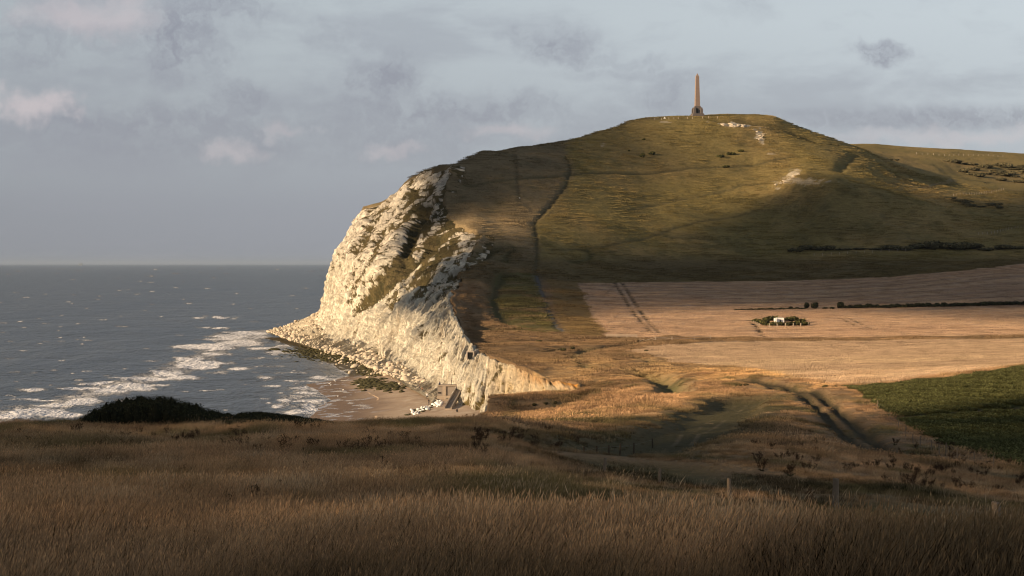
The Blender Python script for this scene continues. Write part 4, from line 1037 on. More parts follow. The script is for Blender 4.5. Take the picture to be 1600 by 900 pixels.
M = {
 'granite': plain('granite', (0.25, 0.185, 0.15), 0.8, 1.2, 0.18), 'dark_granite': plain('plinth_granite', (0.13, 0.11, 0.10), 0.8, 1.0, 0.2),
 'bronze': plain('dark_bronze', (0.05, 0.055, 0.05), 0.5), 'wood': plain('weathered_wood', (0.20, 0.15, 0.105), 0.9, 9, 0.4),
 'pale_wood': plain('pale_wood', (0.42, 0.34, 0.26), 0.9, 6, 0.2), 'dark_wood': plain('dark_wood', (0.07, 0.055, 0.04), 0.9, 6, 0.3),
 'white': plain('white_plaster', (0.78, 0.74, 0.67), 0.85, 1.4, 0.12), 'void': plain('dark_interior', (0.012, 0.012, 0.012), 1.0, 1, 0.1, 0),  # the near-black stands in for shade inside openings
 'concrete': plain('concrete', (0.26, 0.22, 0.185), 0.9, 0.8, 0.3), 'pale_concrete': plain('pale_concrete', (0.36, 0.29, 0.22), 0.9, 0.9, 0.25),
 'chalk_rock': plain('chalk_rock', (0.47, 0.395, 0.30), 0.9, 2.0, 0.25, 0.1), 'white_rock': plain('white_rock', (0.74, 0.71, 0.66), 0.85, 2.0, 0.15, 0.08),
 'weed_rock': plain('weedy_rock', (0.050, 0.045, 0.022), 0.7, 1.6, 0.6, 0.1), 'wire': plain('wire', (0.14, 0.13, 0.12), 0.5, 3, 0.1, 0),
 'hull': plain('ship_paint', (0.22, 0.25, 0.29), 0.6, 0.05, 0.1, 0), 'skin': plain('skin', (0.45, 0.27, 0.19), 0.6, 6, 0.05, 0),
 'hair': plain('hair', (0.04, 0.025, 0.015), 0.7, 20, 0.2, 0), 'feather': plain('feather', (0.78, 0.77, 0.75), 0.8, 8, 0.05, 0), 'beak': plain('beak', (0.55, 0.35, 0.05), 0.5, 8, 0.05, 0),
}
def leaf_material(name):
    t = material(name)
    t.l.new(attr(t, 'tint'), t.b.inputs['Base Color'])
    t.b.inputs['Roughness'].default_value = 0.75
    return t.m
M['leaf'] = leaf_material('leaf')

# ------------------------------------------------------------------ obelisk
ox, oy, oz = spot(1089.5, 181, 1270, 1290)
oz -= 0.4
ob = thing('obelisk', (ox, oy, oz), 'tall tapering brown granite obelisk on a stepped plinth crowning the hill', 'monument', rz=R(8))
u0 = 1280 / FPX                                    # metres per photo pixel there
b_ = MB(); b_.box((0, 0, 0.55), (18.6 * u0, 18.6 * u0, 1.3)); b_.box((0, 0, 1.5), (17.2 * u0, 17.2 * u0, 0.7)); b_.build('step', M['dark_granite'], ob)
b_ = MB(); b_.box((0, 0, 3.9), (11.0 * u0, 11.0 * u0, 4.3), taper=0.9); b_.box((0, 0, 6.3), (9.2 * u0, 9.2 * u0, 0.55), taper=0.92); b_.build('pedestal', M['dark_granite'], ob)
for sx_ in (-1, 1):                                 # corner buttresses with sloping shoulders
    for sy_ in (-1, 1):
        b_ = MB(); cx_, cy_ = sx_ * 5.6 * u0, sy_ * 5.6 * u0
        b_.box((cx_, cy_, 3.2), (3.6 * u0, 3.6 * u0, 2.9)); b_.box((cx_ * 0.97, cy_ * 0.97, 5.15), (3.2 * u0, 3.2 * u0, 1.0), taper=0.55)
        b_.build('buttress', M['dark_granite'], ob)
d_ = MB(); d_.box((-0.5, -5.62 * u0, 3.2), (1.5 * u0, 0.2, 2.4)); d_.build('door', M['bronze'], ob)
d_ = MB(); d_.box((5.62 * u0, -0.2, 3.4), (0.2, 1.8 * u0, 3.0)); d_.build('bronze_panel', M['bronze'], ob)
zb, zt = 6.55, 62.6 * u0
b_ = MB()
nb = 22                                             # courses of granite, each edge a hair proud
for k in range(nb):
    z0_ = zb + (zt - zb) * k / nb; z1_ = zb + (zt - zb) * (k + 1) / nb
    w0 = (7.4 + (4.9 - 7.4) * k / nb) * u0; w1_ = (7.4 + (4.9 - 7.4) * (k + 1) / nb) * u0
    b_.box((0, 0, (z0_ + z1_) / 2), (w0, w0, (z1_ - z0_) - 0.035), taper=w1_ / w0)
b_.build('shaft', M['granite'], ob)
b_ = MB(); ww = 4.85 * u0
b_.add([(-ww / 2, -ww / 2, zt), (ww / 2, -ww / 2, zt), (ww / 2, ww / 2, zt), (-ww / 2, ww / 2, zt), (0, 0, zt + 5.2 * u0)], [(0, 1, 4), (1, 2, 4), (2, 3, 4), (3, 0, 4), (3, 2, 1, 0)])
b_.build('pyramidion', M['granite'], ob)

# ------------------------------------------------------------------ fences
def post_mesh(h, w_, mat, tilt=0.0, rnd=False):
    b_ = MB()
    if rnd: b_.tube((0, 0, -0.5), (tilt * h, 0, h), w_ * 0.55, w_ * 0.48, 8)
    else: b_.box((0, 0, h / 2 - 0.25), (w_, w_, h + 0.5), taper=0.92)
    o = b_.build('post', mat); me = o.data; bpy.data.objects.remove(o); return me
def fence(name, label, cat, pts, h, w_, mat, n=None, rails=(0.55, 0.9), railr=0.02, railmat=None, dmin=10, dmax=1350, world=None, rnd=True):
    P_ = [np.array(spot(px, py, dmin, dmax)) for px, py in pts] if world is None else [np.array(p_) for p_ in world]
    if n:                                            # equal spacing along the line
        seg = np.concatenate([[0], np.cumsum([np.linalg.norm(b[:2] - a[:2]) for a, b in zip(P_, P_[1:])])])
        s_ = np.linspace(0, seg[-1], n); xs = np.interp(s_, seg, [p_[0] for p_ in P_]); ys = np.interp(s_, seg, [p_[1] for p_ in P_])
        P_ = [np.array((a, b, gz(a, b)[0])) for a, b in zip(xs, ys)]
    o = thing(name, P_[0], label, cat)
    me = [post_mesh(h * k, w_, mat, tl, rnd) for k, tl in ((1.0, 0.03), (0.93, -0.05), (1.06, 0.08))]
    for k, p_ in enumerate(P_):
        c = bpy.data.objects.new('post', me[(k * 7) % 3]); COL.objects.link(c); c.parent = o; c.location = [float(q_) for q_ in (p_ - P_[0])]
    if rails:
        b_ = MB()
        for a, b in zip(P_, P_[1:]):
            for rh in rails:
                up = np.array((0, 0, rh * h)); b_.tube(a + up - P_[0], b + up - P_[0], railr, railr, 4)
        b_.build('rail' if railr > 0.03 else 'wire', railmat or M['wire'], o)
    return o
fence('summit_fence', 'row of short pale posts strung along the slope below the obelisk', 'fence', [(1023, 188), (1034, 187.5), (1045, 187), (1053, 186.7), (1060, 186.4), (1074, 186), (1082, 185.8), (1098, 185.5), (1107, 185.5), (1121, 185.4), (1130, 185)], 1.3, 0.28, M['pale_wood'], rails=(0.8,), railr=0.02, dmin=1200, dmax=1300)
fence('wire_fence', 'post and wire fence climbing the right hillside above the dark scrub', 'fence', [(1490, 307), (1515, 305), (1535, 303), (1568, 297.5)], 1.5, 0.22, M['pale_wood'], n=20, dmin=1150)
fence('wire_fence', 'faint post fence at the hill foot by the right edge', 'fence', [(1529, 366.5), (1550, 365), (1575, 360), (1605, 355)], 1.4, 0.2, M['pale_wood'], n=16, dmin=950, dmax=1200)
fence('wire_fence', 'post fence along the skyline of the distant right ridge', 'fence', [(1432, 241), (1470, 243), (1520, 244), (1567, 245)], 1.5, 0.22, M['pale_wood'], n=18, dmin=1250, dmax=1800)
fence('wire_fence', 'small posts in front of the dark shrubs at the hill foot', 'fence', [(1272, 399), (1300, 398), (1340, 396), (1415, 393)], 1.3, 0.18, M['pale_wood'], n=12, dmin=930, dmax=1100)
fence('crop_fence', 'leaning post and wire fence between dry grass and the green crop', 'fence', [(1371, 638), (1391, 657), (1403, 670), (1415, 682), (1427, 692), (1437, 700), (1455, 707), (1468, 711), (1477, 713), (1495, 719), (1523, 727), (1551, 735)], 1.1, 0.10, M['wood'], rails=(0.5, 0.85), railr=0.006, dmin=60, dmax=330)
fence('lane_fence', 'row of small dark posts beside the sunken lane', 'fence', [(863, 700), (884, 698), (911, 693), (932, 691), (952, 689), (968, 687), (990, 684), (1020, 676)], 0.95, 0.14, M['dark_wood'], rails=(0.8,), railr=0.006, dmin=110, dmax=330)
fence('field_gate_fence', 'low post and rail fence along the lower edge of the stubble field', 'fence', [(1000, 531.5), (1009, 532), (1024, 532.5), (1050, 532.5), (1085, 532), (1110, 531)], 1.3, 0.2, M['pale_wood'], rails=(0.45, 0.85), railr=0.06, railmat=M['pale_wood'], dmin=560, dmax=760)
gx, gy, gzz = spot(948, 528, 560, 760)
gt = thing('field_gate', (gx, gy, gzz), 'pale wooden field gate at the corner of the stubble field', 'gate')
for k in range(4):
    b_ = MB(); b_.box((k * 3.3, 0, 0.55), (0.18, 0.18, 1.5)); b_.build('post', M['pale_wood'], gt)
for rh in (0.4, 0.8, 1.15):
    b_ = MB(); b_.box((4.95, -0.1, rh), (9.9, 0.06, 0.12)); b_.build('rail', M['pale_wood'], gt)
# big posts in the near grass
def near_post(px, py, h, w_, label, tilt=0.0):
    x_, y_, z_ = spot(px, py + 6, 20, 200)
    o = thing('fence_post', (x_, y_, z_), label, 'post')
    b_ = MB(); b_.tube((0, 0, -0.4), (tilt * h * .6, 0, h * 0.6), w_ / 2, w_ * 0.48, 10); b_.tube((tilt * h * .6, 0, h * 0.6 - .01), (tilt * h, 0, h), w_ * 0.485, w_ * 0.43, 10)
    b_.build('shaft', M['wood'], o)
    b_ = MB()
    b_.tube((tilt * h, 0, h - 0.004), (tilt * h + .004, 0, h + 0.02), w_ * 0.44, w_ * 0.36, 10); b_.build('weathered_top', M['wood'], o)
near_post(1305, 803, 0.95, 0.17, 'stout round post in the grass left of the worn mown strip', 0.02)
near_post(1140, 776, 0.62, 0.13, 'slim pale post standing in dry grass below the lane', -0.03)
near_post(1556, 856, 0.72, 0.15, 'stout round post in the grass nearest the lower right corner', 0.0)
near_post(1030, 748, 0.6, 0.12, 'short thin post half hidden in grass below the lane bend', 0.05)
near_post(943, 735, 0.7, 0.14, 'broken post leaning in tall grass, leftmost of the near posts', 0.1)

# ------------------------------------------------------------------ shrubs
def shrub_data(rx, ry, h, n, leaf, seed, lumps=7, pal=((0.045, 0.05, 0.02), (0.085, 0.085, 0.03), (0.03, 0.03, 0.015)), flatness=0.0):
    g = np.random.default_rng(seed); V_, F_, C_ = [], [], []; nv = 0
    iv, jf = icosphere(1); cs = []
    for k in range(lumps):
        if k == 0: c = np.array((0, 0, h * 0.42)); r = np.array((rx * 0.72, ry * 0.72, h * 0.48))
        else:
            a_ = 2 * math.pi * (k + g.uniform(-.3, .3)) / (lumps - 1); q_ = g.uniform(0.35, 0.62)
            c = np.array((math.cos(a_) * rx * q_, math.sin(a_) * ry * q_, h * g.uniform(0.25, 0.6)))
            s_ = g.uniform(0.32, 0.5); r = np.array((rx * s_, ry * s_, h * g.uniform(0.3, 0.42)))
        cs.append((c, r))
        vv = iv * r * 0.80
        vv = vv * (1 + 0.25 * vnoise(iv[:, 0] * 2 + seed, iv[:, 1] * 2, iv[:, 2] * 2 + k, 3))[:, None] + c
        vv[:, 2] = np.maximum(vv[:, 2], -0.05 * h)
        V_.append(vv); F_.append(jf + nv); nv += len(vv); C_.append(np.repeat(np.array([pal[2]]), len(vv), 0) * 0.8)
    vol = np.array([r.prod() for c, r in cs]) ** (2 / 3); idx = g.choice(lumps, n, p=vol / vol.sum())
    d = g.normal(size=(n, 3)); d[:, 2] = np.where(d[:, 2] < -0.3, -d[:, 2], d[:, 2]); d /= np.linalg.norm(d, axis=1, keepdims=True)
    rad = g.uniform(0.78, 1.12, n) ** 1.0
    P_ = np.array([cs[i][0] for i in idx]) + d * np.array([cs[i][1] for i in idx]) * rad[:, None]
    P_[:, 2] = np.abs(P_[:, 2])
    nn = d + g.normal(size=(n, 3)) * 0.7; nn /= np.linalg.norm(nn, axis=1, keepdims=True)
    u = np.cross(nn, g.normal(size=(n, 3))); u /= np.linalg.norm(u, axis=1, keepdims=True) + 1e-9; w_ = np.cross(nn, u)
    s_ = leaf * g.uniform(0.6, 1.4, n)[:, None]
    Q = np.stack([P_ - u * s_, P_ + w_ * s_ * 0.55, P_ + u * s_, P_ - w_ * s_ * 0.55], 1).reshape(-1, 3)
    qi = np.arange(n * 4).reshape(n, 4) + nv
    mixv = g.random(n); ct = np.where(mixv[:, None] < 0.55, pal[0], np.where(mixv[:, None] < 0.85, pal[1], pal[2])) * g.uniform(0.75, 1.25, (n, 1))
    C_.append(np.repeat(ct, 4, 0))
    tri = np.concatenate(F_); faces = [tuple(map(int, f_)) for f_ in tri] + [tuple(map(int, f_)) for f_ in qi]
    return np.concatenate(V_ + [Q]), faces, np.concatenate(C_)
SHRUB = {}
def shrub_mesh(kind, seed, **kw):
    key = (kind, seed)
    if key not in SHRUB:
        v, f, c = shrub_data(1.0, 1.0, 1.0, kw.get('n', 260), kw.get('leaf', 0.12), seed, kw.get('lumps', 7), kw.get('pal', ((0.045, 0.05, 0.02), (0.085, 0.085, 0.03), (0.03, 0.03, 0.015))))
        o = new_mesh(kind, v, f, [M['leaf']], False, None, {'tint': c}); SHRUB[key] = o.data; bpy.data.objects.remove(o)
    return SHRUB[key]
stem_o = MB()
for k in range(5):
    a_ = 2 * math.pi * k / 5; stem_o.tube((0.06 * math.cos(a_), 0.06 * math.sin(a_), -0.25), (0.35 * math.cos(a_ + .4), 0.35 * math.sin(a_ + .4), 0.6), 0.045, 0.015, 5)
_o = stem_o.build('stem', M['dark_wood']); STEM = _o.data; bpy.data.objects.remove(_o)
def shrub(px, py, wpx, hpx, label, group, seed=1, depth=0.8, dmin=10, dmax=1350, pal=None, n=260, leaf=0.12, name='shrub', cat='shrub', sink=0.06, kind='s'):
    x_, y_, z_ = spot(px, py, dmin, dmax); k = y_ / FPX
    w_, h = wpx * k / 2 / 0.98, hpx * k / 0.95
    o = thing(name, (x_, y_ + w_ * depth * 0.6, z_ - sink * h), label, cat, group)
    kw = dict(n=n, leaf=leaf)
    if pal: kw['pal'] = pal
    f_ = bpy.data.objects.new('foliage', shrub_mesh('foliage_' + kind, seed, **kw)); COL.objects.link(f_); f_.parent = o; f_.scale = (w_, w_ * depth, h); f_.rotation_euler = (0, 0, 0)
    s_ = bpy.data.objects.new('stem', STEM); COL.objects.link(s_); s_.parent = o; s_.scale = (w_ * .8, w_ * depth * .8, h)
    return o
DARK = ((0.034, 0.036, 0.02), (0.06, 0.058, 0.027), (0.02, 0.02, 0.012))
FARD = ((0.10, 0.088, 0.048), (0.16, 0.13, 0.065), (0.07, 0.062, 0.036))  # dark leaf colours lightened to paint in distance haze
HEDGE = ((0.06, 0.06, 0.022), (0.13, 0.115, 0.035), (0.035, 0.035, 0.016))
# the hedge round the blockhouse
ring = [(1181, 503, 9, 6, 'leftmost'), (1187, 505.5, 10, 7, ''), (1196, 508.5, 13, 11, ''), (1208, 502, 16, 8, ''), (1200, 500.5, 12, 6, ''), (1240, 502.5, 16, 8, ''), (1232, 501, 10, 6, ''), (1252, 505, 14, 7, ''),
        (1209, 509.5, 13, 7, ''), (1220, 509.5, 14, 6, ''), (1231, 509.5, 14, 6, ''), (1243, 509.5, 15, 7, ''), (1255, 509.5, 13, 7, ''), (1261, 508.5, 9, 5, '')]
RN = ['first', 'second', 'third', 'fourth', 'fifth', 'sixth', 'seventh', 'eighth', 'ninth', 'tenth', 'eleventh', 'twelfth', 'thirteenth', 'fourteenth', 'fifteenth', 'sixteenth', 'seventeenth', 'eighteenth', 'nineteenth', 'twentieth']
ring_back = sorted([r_ for r_ in ring if r_[1] < 507]); ring_front = sorted([r_ for r_ in ring if r_[1] >= 507])
for k, (a, b, c, d, e) in enumerate(ring):
    row_ = ring_back if b < 507 else ring_front; i_ = row_.index((a, b, c, d, e)); c = c * 1.5; d = d * 1.12
    shrub(a, b, c, d, '%s bush from the left in the %s row of bushes ringing the white blockhouse' % (RN[i_], 'back' if b < 507 else 'front'), 'bushes around the white blockhouse', seed=1 + k % 4, dmin=620, dmax=880, pal=HEDGE, kind='h', n=200, leaf=0.13)
# row of bushes on the field boundary
shrub(1261, 482.5, 11, 11, 'left of the two touching round bushes behind the white blockhouse', 'round bushes on the field boundary', 2, dmin=740, dmax=860, pal=DARK, kind='d')
shrub(1274, 482.5, 15, 11.5, 'right of the two touching round bushes behind the white blockhouse', 'round bushes on the field boundary', 3, dmin=740, dmax=860, pal=DARK, kind='d')
shrub(1314, 482.3, 13, 11.5, 'single round bush at the left end of the long field hedge', 'round bushes on the field boundary', 4, dmin=740, dmax=860, pal=DARK, kind='d')
for k, (a, c, d) in enumerate([(1236, 9, 5), (1222, 12, 3), (1205, 10, 2.5), (1246, 8, 3.5), (1290, 12, 3.5), (1302, 7, 3.5), (1299, 6, 4)]):
    shrub(a, 483.2, c, d, 'low scrubby bush in the thin line behind the white blockhouse', 'low scrub on the field boundary', 1 + k % 4, dmin=740, dmax=860, pal=DARK, kind='d', n=160)
def hedge(name, label, pts, wid, h, n, dmin, dmax, pal=DARK, leaf=0.35, seed=3):
    L_ = [np.array(spot(px, py, dmin, dmax)) for px, py in pts]
    o = thing(name, L_[0], label, 'hedge'); g = np.random.default_rng(seed)
    xs = np.linspace(L_[0][0], L_[-1][0], n); ys = np.interp(xs, [p_[0] for p_ in L_], [p_[1] for p_ in L_]); VV, FF, CC = [], [], []; nv = 0
    for a, b in zip(xs, ys):
        v, f, c = shrub_data(wid * g.uniform(.7, 1.2), wid * .8, h * g.uniform(.65, 1.15), 90, leaf, int(g.integers(9999)), 3, pal)
        v = v + np.array((a, b, gz(a, b)[0] - 0.1)) - L_[0]
        VV.append(v); FF += [tuple(i + nv for i in q_) for q_ in f]; CC.append(c); nv += len(v)
    new_mesh('foliage', np.concatenate(VV), FF, [M['leaf']], False, o, {'tint': np.concatenate(CC)})
    st_ = MB()
    for a, b in zip(xs[::3], ys[::3]): st_.tube(np.array((a, b, gz(a, b)[0] - 0.3)) - L_[0], np.array((a, b, gz(a, b)[0] + h * .5)) - L_[0], 0.12, 0.06, 5)
    tag(st_.build('stem', M['dark_wood'], o), kind='stuff')
hedge('hedgerow', 'long low dark hedge crossing the stubble field to the right edge', [(1318, 482), (1400, 480.8), (1500, 478.8), (1625, 476.5)], 1.6, 1.7, 66, 740, 870)
hedge('hedgerow', 'thin scrubby hedge line dwindling leftwards in the stubble field', [(1150, 484.6), (1200, 484), (1256, 483)], 1.0, 0.55, 24, 740, 860)
# scrub at the hill foot
g2 = np.random.default_rng(20)
foot_sh = [(1246, 395, 22, 12), (1262, 394, 26, 13), (1280, 392, 22, 12), (1297, 393, 16, 9), (1320, 391, 22, 6), (1345, 390, 20, 6), (1372, 391, 20, 7),
           (1394, 392, 24, 10), (1415, 391, 26, 14), (1436, 391, 28, 17), (1458, 391, 30, 19), (1480, 391, 30, 20), (1502, 391, 30, 19), (1522, 390.5, 30, 16), (1543, 391, 22, 10), (1570, 391, 22, 12), (1592, 390, 18, 8)]
for k, (a, b, c, d) in enumerate(foot_sh):
    shrub(a, b + g2.uniform(-1.5, 1.5), c * 1.55, d * g2.uniform(.6, 1.0), '%s dark thicket bush from the left in the shaded row along the hill foot' % RN[k], 'thicket along the hill foot', 1 + k % 4, 0.8, 940, 1150, FARD, kind='f')
# gorse on the sunlit slope
for k, (a, b, c, d, lb) in enumerate([(1004, 247, 10, 9, 'dark gorse clump, left of the pair high on the sunny slope'), (1019, 243, 14, 7, 'dark gorse clump, right of the pair high on the sunny slope'),
        (1126, 245, 16, 6, 'long gorse patch below the summit quarry, left piece'), (1143, 241, 18, 6, 'long gorse patch below the summit quarry, middle piece'), (1158, 238, 12, 5, 'long gorse patch below the summit quarry, right piece'),
        (1135, 262, 16, 5, 'flat dark gorse patch lowest on the sunny slope'), (1006, 218, 7, 4, 'small dark bush under the viewing platform on the slope'), (983, 236, 5, 3, 'tiny dark bush left of the gorse pair')]):
    shrub(a, b, c, d, lb, 'gorse on the sunny slope', 1 + k % 4, 0.5, 1050, 1290, HEDGE, kind='h')
g2 = np.random.default_rng(21)
for k in range(34):
    a = g2.uniform(1490, 1610); b = g2.uniform(258, 282) + (a - 1550) * 0.12
    shrub(a, b, g2.uniform(14, 40), g2.uniform(3.5, 8), 'low dark bush in the scrub covering the far right slope', 'scrub on the far right slope', 1 + k % 4, 0.8, 1240, 1600, FARD, kind='f')
for k in range(20):
    a = g2.uniform(1485, 1565); b = g2.uniform(312, 322) + (a - 1500) * 0.12
    shrub(a, b, g2.uniform(12, 30), g2.uniform(3, 6), 'low dark bush in the scrub below the hillside fence', 'scrub below the hillside fence', 1 + k % 4, 0.8, 1100, 1320, FARD, kind='f')
for k, (a, b) in enumerate([(1392, 248), (1403, 250), (1541, 284), (1586, 301), (1212, 205), (1222, 206), (1234, 208), (1246, 212), (1258, 213), (1268, 216), (1282, 220), (1296, 222), (1308, 224)]):
    shrub(a + g2.uniform(-3, 3), b + g2.uniform(0, 3), g2.uniform(6, 17), g2.uniform(1.5, 3.5), 'small dark bush scattered near the skyline of the right slope', 'bushes near the right skyline', 1 + k % 4, 0.8, 1200, 1420, FARD, kind='f')
# dark clumps round the valley edge
for k, (a, b, c, d) in enumerate([(880, 549, 12, 6), (895, 548, 10, 6), (843, 534, 12, 4), (1010, 549, 9, 3), (1155, 604, 14, 5), (1166, 603, 12, 4), (1290, 608, 12, 6), (1305, 609, 10, 5), (1316, 606, 8, 5), (835, 632, 10, 6), (853, 628, 9, 5), (868, 625, 8, 5), (1228, 609, 10, 4)]):
    shrub(a, b, c, d, 'small brown-green bush on the rough ground by the valley edge', 'bushes on the rough valley ground', 1 + k % 4, 0.8, 250, 760, ((0.08, 0.07, 0.03), (0.13, 0.10, 0.045), (0.04, 0.036, 0.02)), kind='b')
# the two mounds of thorn in the near meadow
def mound(px0, px1, top, base, D, label, prof, seed):
    k = D / FPX; cx_ = ((px0 + px1) / 2 - 800) * k; zb_ = EYE - (base - HOR) * k
    o = thing('thorn_thicket', (cx_, D, zb_), label, 'thicket', 'dark thorn thickets on the meadow edge')
    g = np.random.default_rng(seed); VV, FF, CC = [], [], []; nv = 0
    xs = np.linspace(px0, px1, 44)
    for x_ in xs:
        hh = (base - np.interp(x_, prof[0], prof[1])) * k
        if hh < 0.12: continue
        for row in range(3):
            v, f, c = shrub_data(0.95, 0.8, hh * (1.0 if row == 0 else g.uniform(.8, .95)), 520, 0.042, int(g.integers(9999)), 5, DARK)
            tz = hh * 0.84; v[:, 2] = np.where(v[:, 2] > tz, tz + (v[:, 2] - tz) * 0.35, v[:, 2])
            v = v + np.array(((x_ - 800) * k + g.uniform(-.1, .1), D + row * -0.75 + 0.4, zb_ - (0.0 if row == 0 else 0.1 * row))) - np.array((cx_, D, zb_))
            VV.append(v); FF += [tuple(i + nv for i in q_) for q_ in f]; CC.append(c); nv += len(v)
    new_mesh('foliage', np.concatenate(VV), FF, [M['leaf']], False, o, {'tint': np.concatenate(CC)})
    st_ = MB()
    for x_ in xs[3:-3:3]: st_.tube(((x_ - 800) * k - cx_, 0.2, -0.6), ((x_ - 800) * k - cx_ + .15, 0.1, 0.5), 0.07, 0.03, 6)
    tag(st_.build('stem', M['dark_wood'], o), kind='stuff')
mound(118, 378, 612, 668, 131, 'large rounded dark thorn thicket against the sea', ((118, 135, 155, 185, 215, 250, 280, 310, 345, 380), (662, 650, 631, 617, 611, 611.5, 618, 631, 643, 653)), 4)
mound(366, 515, 640, 668, 131, 'low flat dark thorn thicket right of the big one', ((362, 375, 390, 410, 440, 470, 500, 518), (660, 644, 640, 641, 645, 650, 656, 662)), 5)

# ------------------------------------------------------------------ white blockhouse in the field
bx_, by_, bz_ = spot(1219, 503.5, 700, 800); k = by_ / FPX
bh = thing('blockhouse', (bx_, by_, bz_), 'small white flat-roofed blockhouse with dark doorway inside the bush ring', 'building')
w_ = 11.5 * k; h = 6.3 * k
b_ = MB(); dw = 2.2 * k
b_.box((-(w_ / 2 + dw / 2) / 2 + 0.3 * k, 0, h / 2), (w_ / 2 - dw / 2 + 0.0, 0.3, h)); b_.box(((w_ / 2 + dw / 2) / 2 + 0.3 * k, 0, h / 2), (w_ / 2 - dw / 2, 0.3, h))
b_.box((0.3 * k, 0.002, h * 0.8), (dw, 0.29, h * 0.4)); b_.box((0.3 * k - w_ / 2 + 0.15, 1.7, h / 2), (0.29, 3.09, h - .01)); b_.box((0.3 * k + w_ / 2 - 0.15, 1.7, h / 2), (0.29, 3.09, h - .01)); b_.box((0.3 * k, 3.2, h / 2), (w_ - .62, 0.28, h - .02))
b_.build('wall', M['white'], bh)
b_ = MB(); b_.box((0.3 * k, 1.6, h + 0.06), (w_ - .1, 3.4, 0.16)); b_.build('roof', M['white'], bh)
b_ = MB(); b_.box((0.6 * k, 1.2, h + 0.32), (4.2 * k, 1.6, 0.4), taper=0.8); b_.build('roof_hatch', M['concrete'], bh)
b_ = MB(); b_.box((-7.6 * k, -0.2, h / 2), (3.6 * k, 2.2, h * 1.02)); b_.build('annexe', M['white'], bh)
b_ = MB(); b_.box((0.3 * k, 0.5, h * .3), (dw * .98, 0.1, h * .6)); b_.build('door', M['void'], bh)  # black panel painted as the darkness inside the doorway
fence('blockhouse_fence', 'pale posts along the front of the bush ring round the white blockhouse', 'fence', [(1202, 510.3), (1214.5, 510.4), (1227, 510.4), (1239.5, 510.2), (1251.5, 509.8), (1263, 509)], 1.15, 0.3, M['pale_wood'], rails=(0.8,), railr=0.015, dmin=620, dmax=800)
fence('blockhouse_fence', 'closely set pale posts down the left side of the bush ring', 'fence', [(1174.5, 501), (1177.5, 503), (1180, 504.6), (1183, 506.5), (1186.5, 508.3)], 1.2, 0.26, M['pale_wood'], rails=(0.8,), railr=0.015, dmin=620, dmax=860)

# ------------------------------------------------------------------ stepped path beside the field
pl_ = ground_line([(838, 430), (846, 455), (856, 482), (868, 505), (879, 518)], 600)
pp = [np.array((a, b)) for a, b in pl_]
seg = np.concatenate([[0], np.cumsum([np.linalg.norm(b - a) for a, b in zip(pp, pp[1:])])])
b_ = MB(); n_ = int(seg[-1] / 2.2)
for i in range(n_):
    s0_, s1_ = seg[-1] * i / n_, seg[-1] * (i + 0.97) / n_
    a = np.array([np.interp(s0_, seg, [p_[j] for p_ in pp]) for j in (0, 1)]); c = np.array([np.interp(s1_, seg, [p_[j] for p_ in pp]) for j in (0, 1)])
    d = (c - a) / np.linalg.norm(c - a); m_ = (a + c) / 2; zz_ = gz(m_[0], m_[1])[0] + 0.12
    b_.box((m_[0], m_[1], zz_ - 0.3), (np.linalg.norm(c - a), 1.35, 0.75), math.atan2(d[1], d[0]))
M['path'] = plain('path_stone', (0.11, 0.108, 0.108), 0.8, 2.0, 0.3)
structure(b_.build('stepped_path', M['path']))

# ------------------------------------------------------------------ beach: blockhouse, stairs, rocks
def bz(x, y):
    i = np.clip(np.searchsorted(yb, y), 0, len(yb) - 1); return float(np.interp(x, BX[i], BZ[i]))
Dk = 570; k = Dk / FPX; p0 = W(700, 618, Dk); ground = bz(p0[0], Dk)
ck = thing('beach_blockhouse', (p0[0], Dk, ground - 0.2), 'grey concrete block platform at the cliff foot by the beach stairs', 'bunker')
W_, H_ = 33 * k, EYE - (603.5 - HOR) * k - ground + 0.2
b_ = MB(); b_.box((0, 3.0, H_ / 2), (W_, 6, H_)); b_.build('wall', M['concrete'], ck)
b_ = MB(); b_.box((0.2, 2.9, H_ + 0.12), (W_ + 0.4, 6.4, 0.25)); b_.build('roof_slab', M['pale_concrete'], ck)
b_ = MB(); b_.box((-W_ * 0.18, -0.12, H_ * 0.5), (5.2 * k, 0.25, H_ - .05)); b_.build('panel', M['pale_concrete'], ck)
b_ = MB(); b_.box((-W_ * 0.40, -0.06, H_ * 0.48), (4.5 * k, 0.1, 0.35)); b_.build('slot_shade', M['void'], ck)  # black strip on the wall stands for the slot's inner shade
b_ = MB(); b_.box((0, -0.5, H_ * 0.12), (W_ * 1.02, 1.2, H_ * 0.28)); b_.build('footing', M['pale_concrete'], ck)
# stairs
top = W(719, 606, 568); bot = W(700, 632, 530); bot[2] = bz(bot[0], 530) + 0.1
st_t = thing('stairway', bot, 'concrete stairway with low side walls rising from beach to the block platform', 'stairs')
n_ = 26; b_ = MB(); dxy = (top - bot)[:2]; L_ = np.linalg.norm(dxy); rz_ = math.atan2(dxy[1], dxy[0]); nx = np.array((-dxy[1], dxy[0], 0)) / L_
for i in range(n_):
    c = (top - bot) * (i + .5) / n_; b_.box((c[0], c[1], c[2] - 0.1), (L_ / n_ * 0.985, 1.5, 0.5), rz_)
b_.build('steps', M['pale_concrete'], st_t)
for sgn in (-1, 1):
    b_ = MB(); o_ = nx * sgn * 0.88
    b_.add([o_ + nx * .12 * a + (np.array((0, 0, dz)) if e == 0 else (top - bot) + np.array((0, 0, dz))) for e in (0, 1) for a in (-1, 1) for dz in (-0.5, 0.6)], [(0, 1, 3, 2), (4, 6, 7, 5), (0, 4, 5, 1), (2, 3, 7, 6), (1, 5, 7, 3), (0, 2, 6, 4)])
    b_.build('side_wall', M['concrete'], st_t)
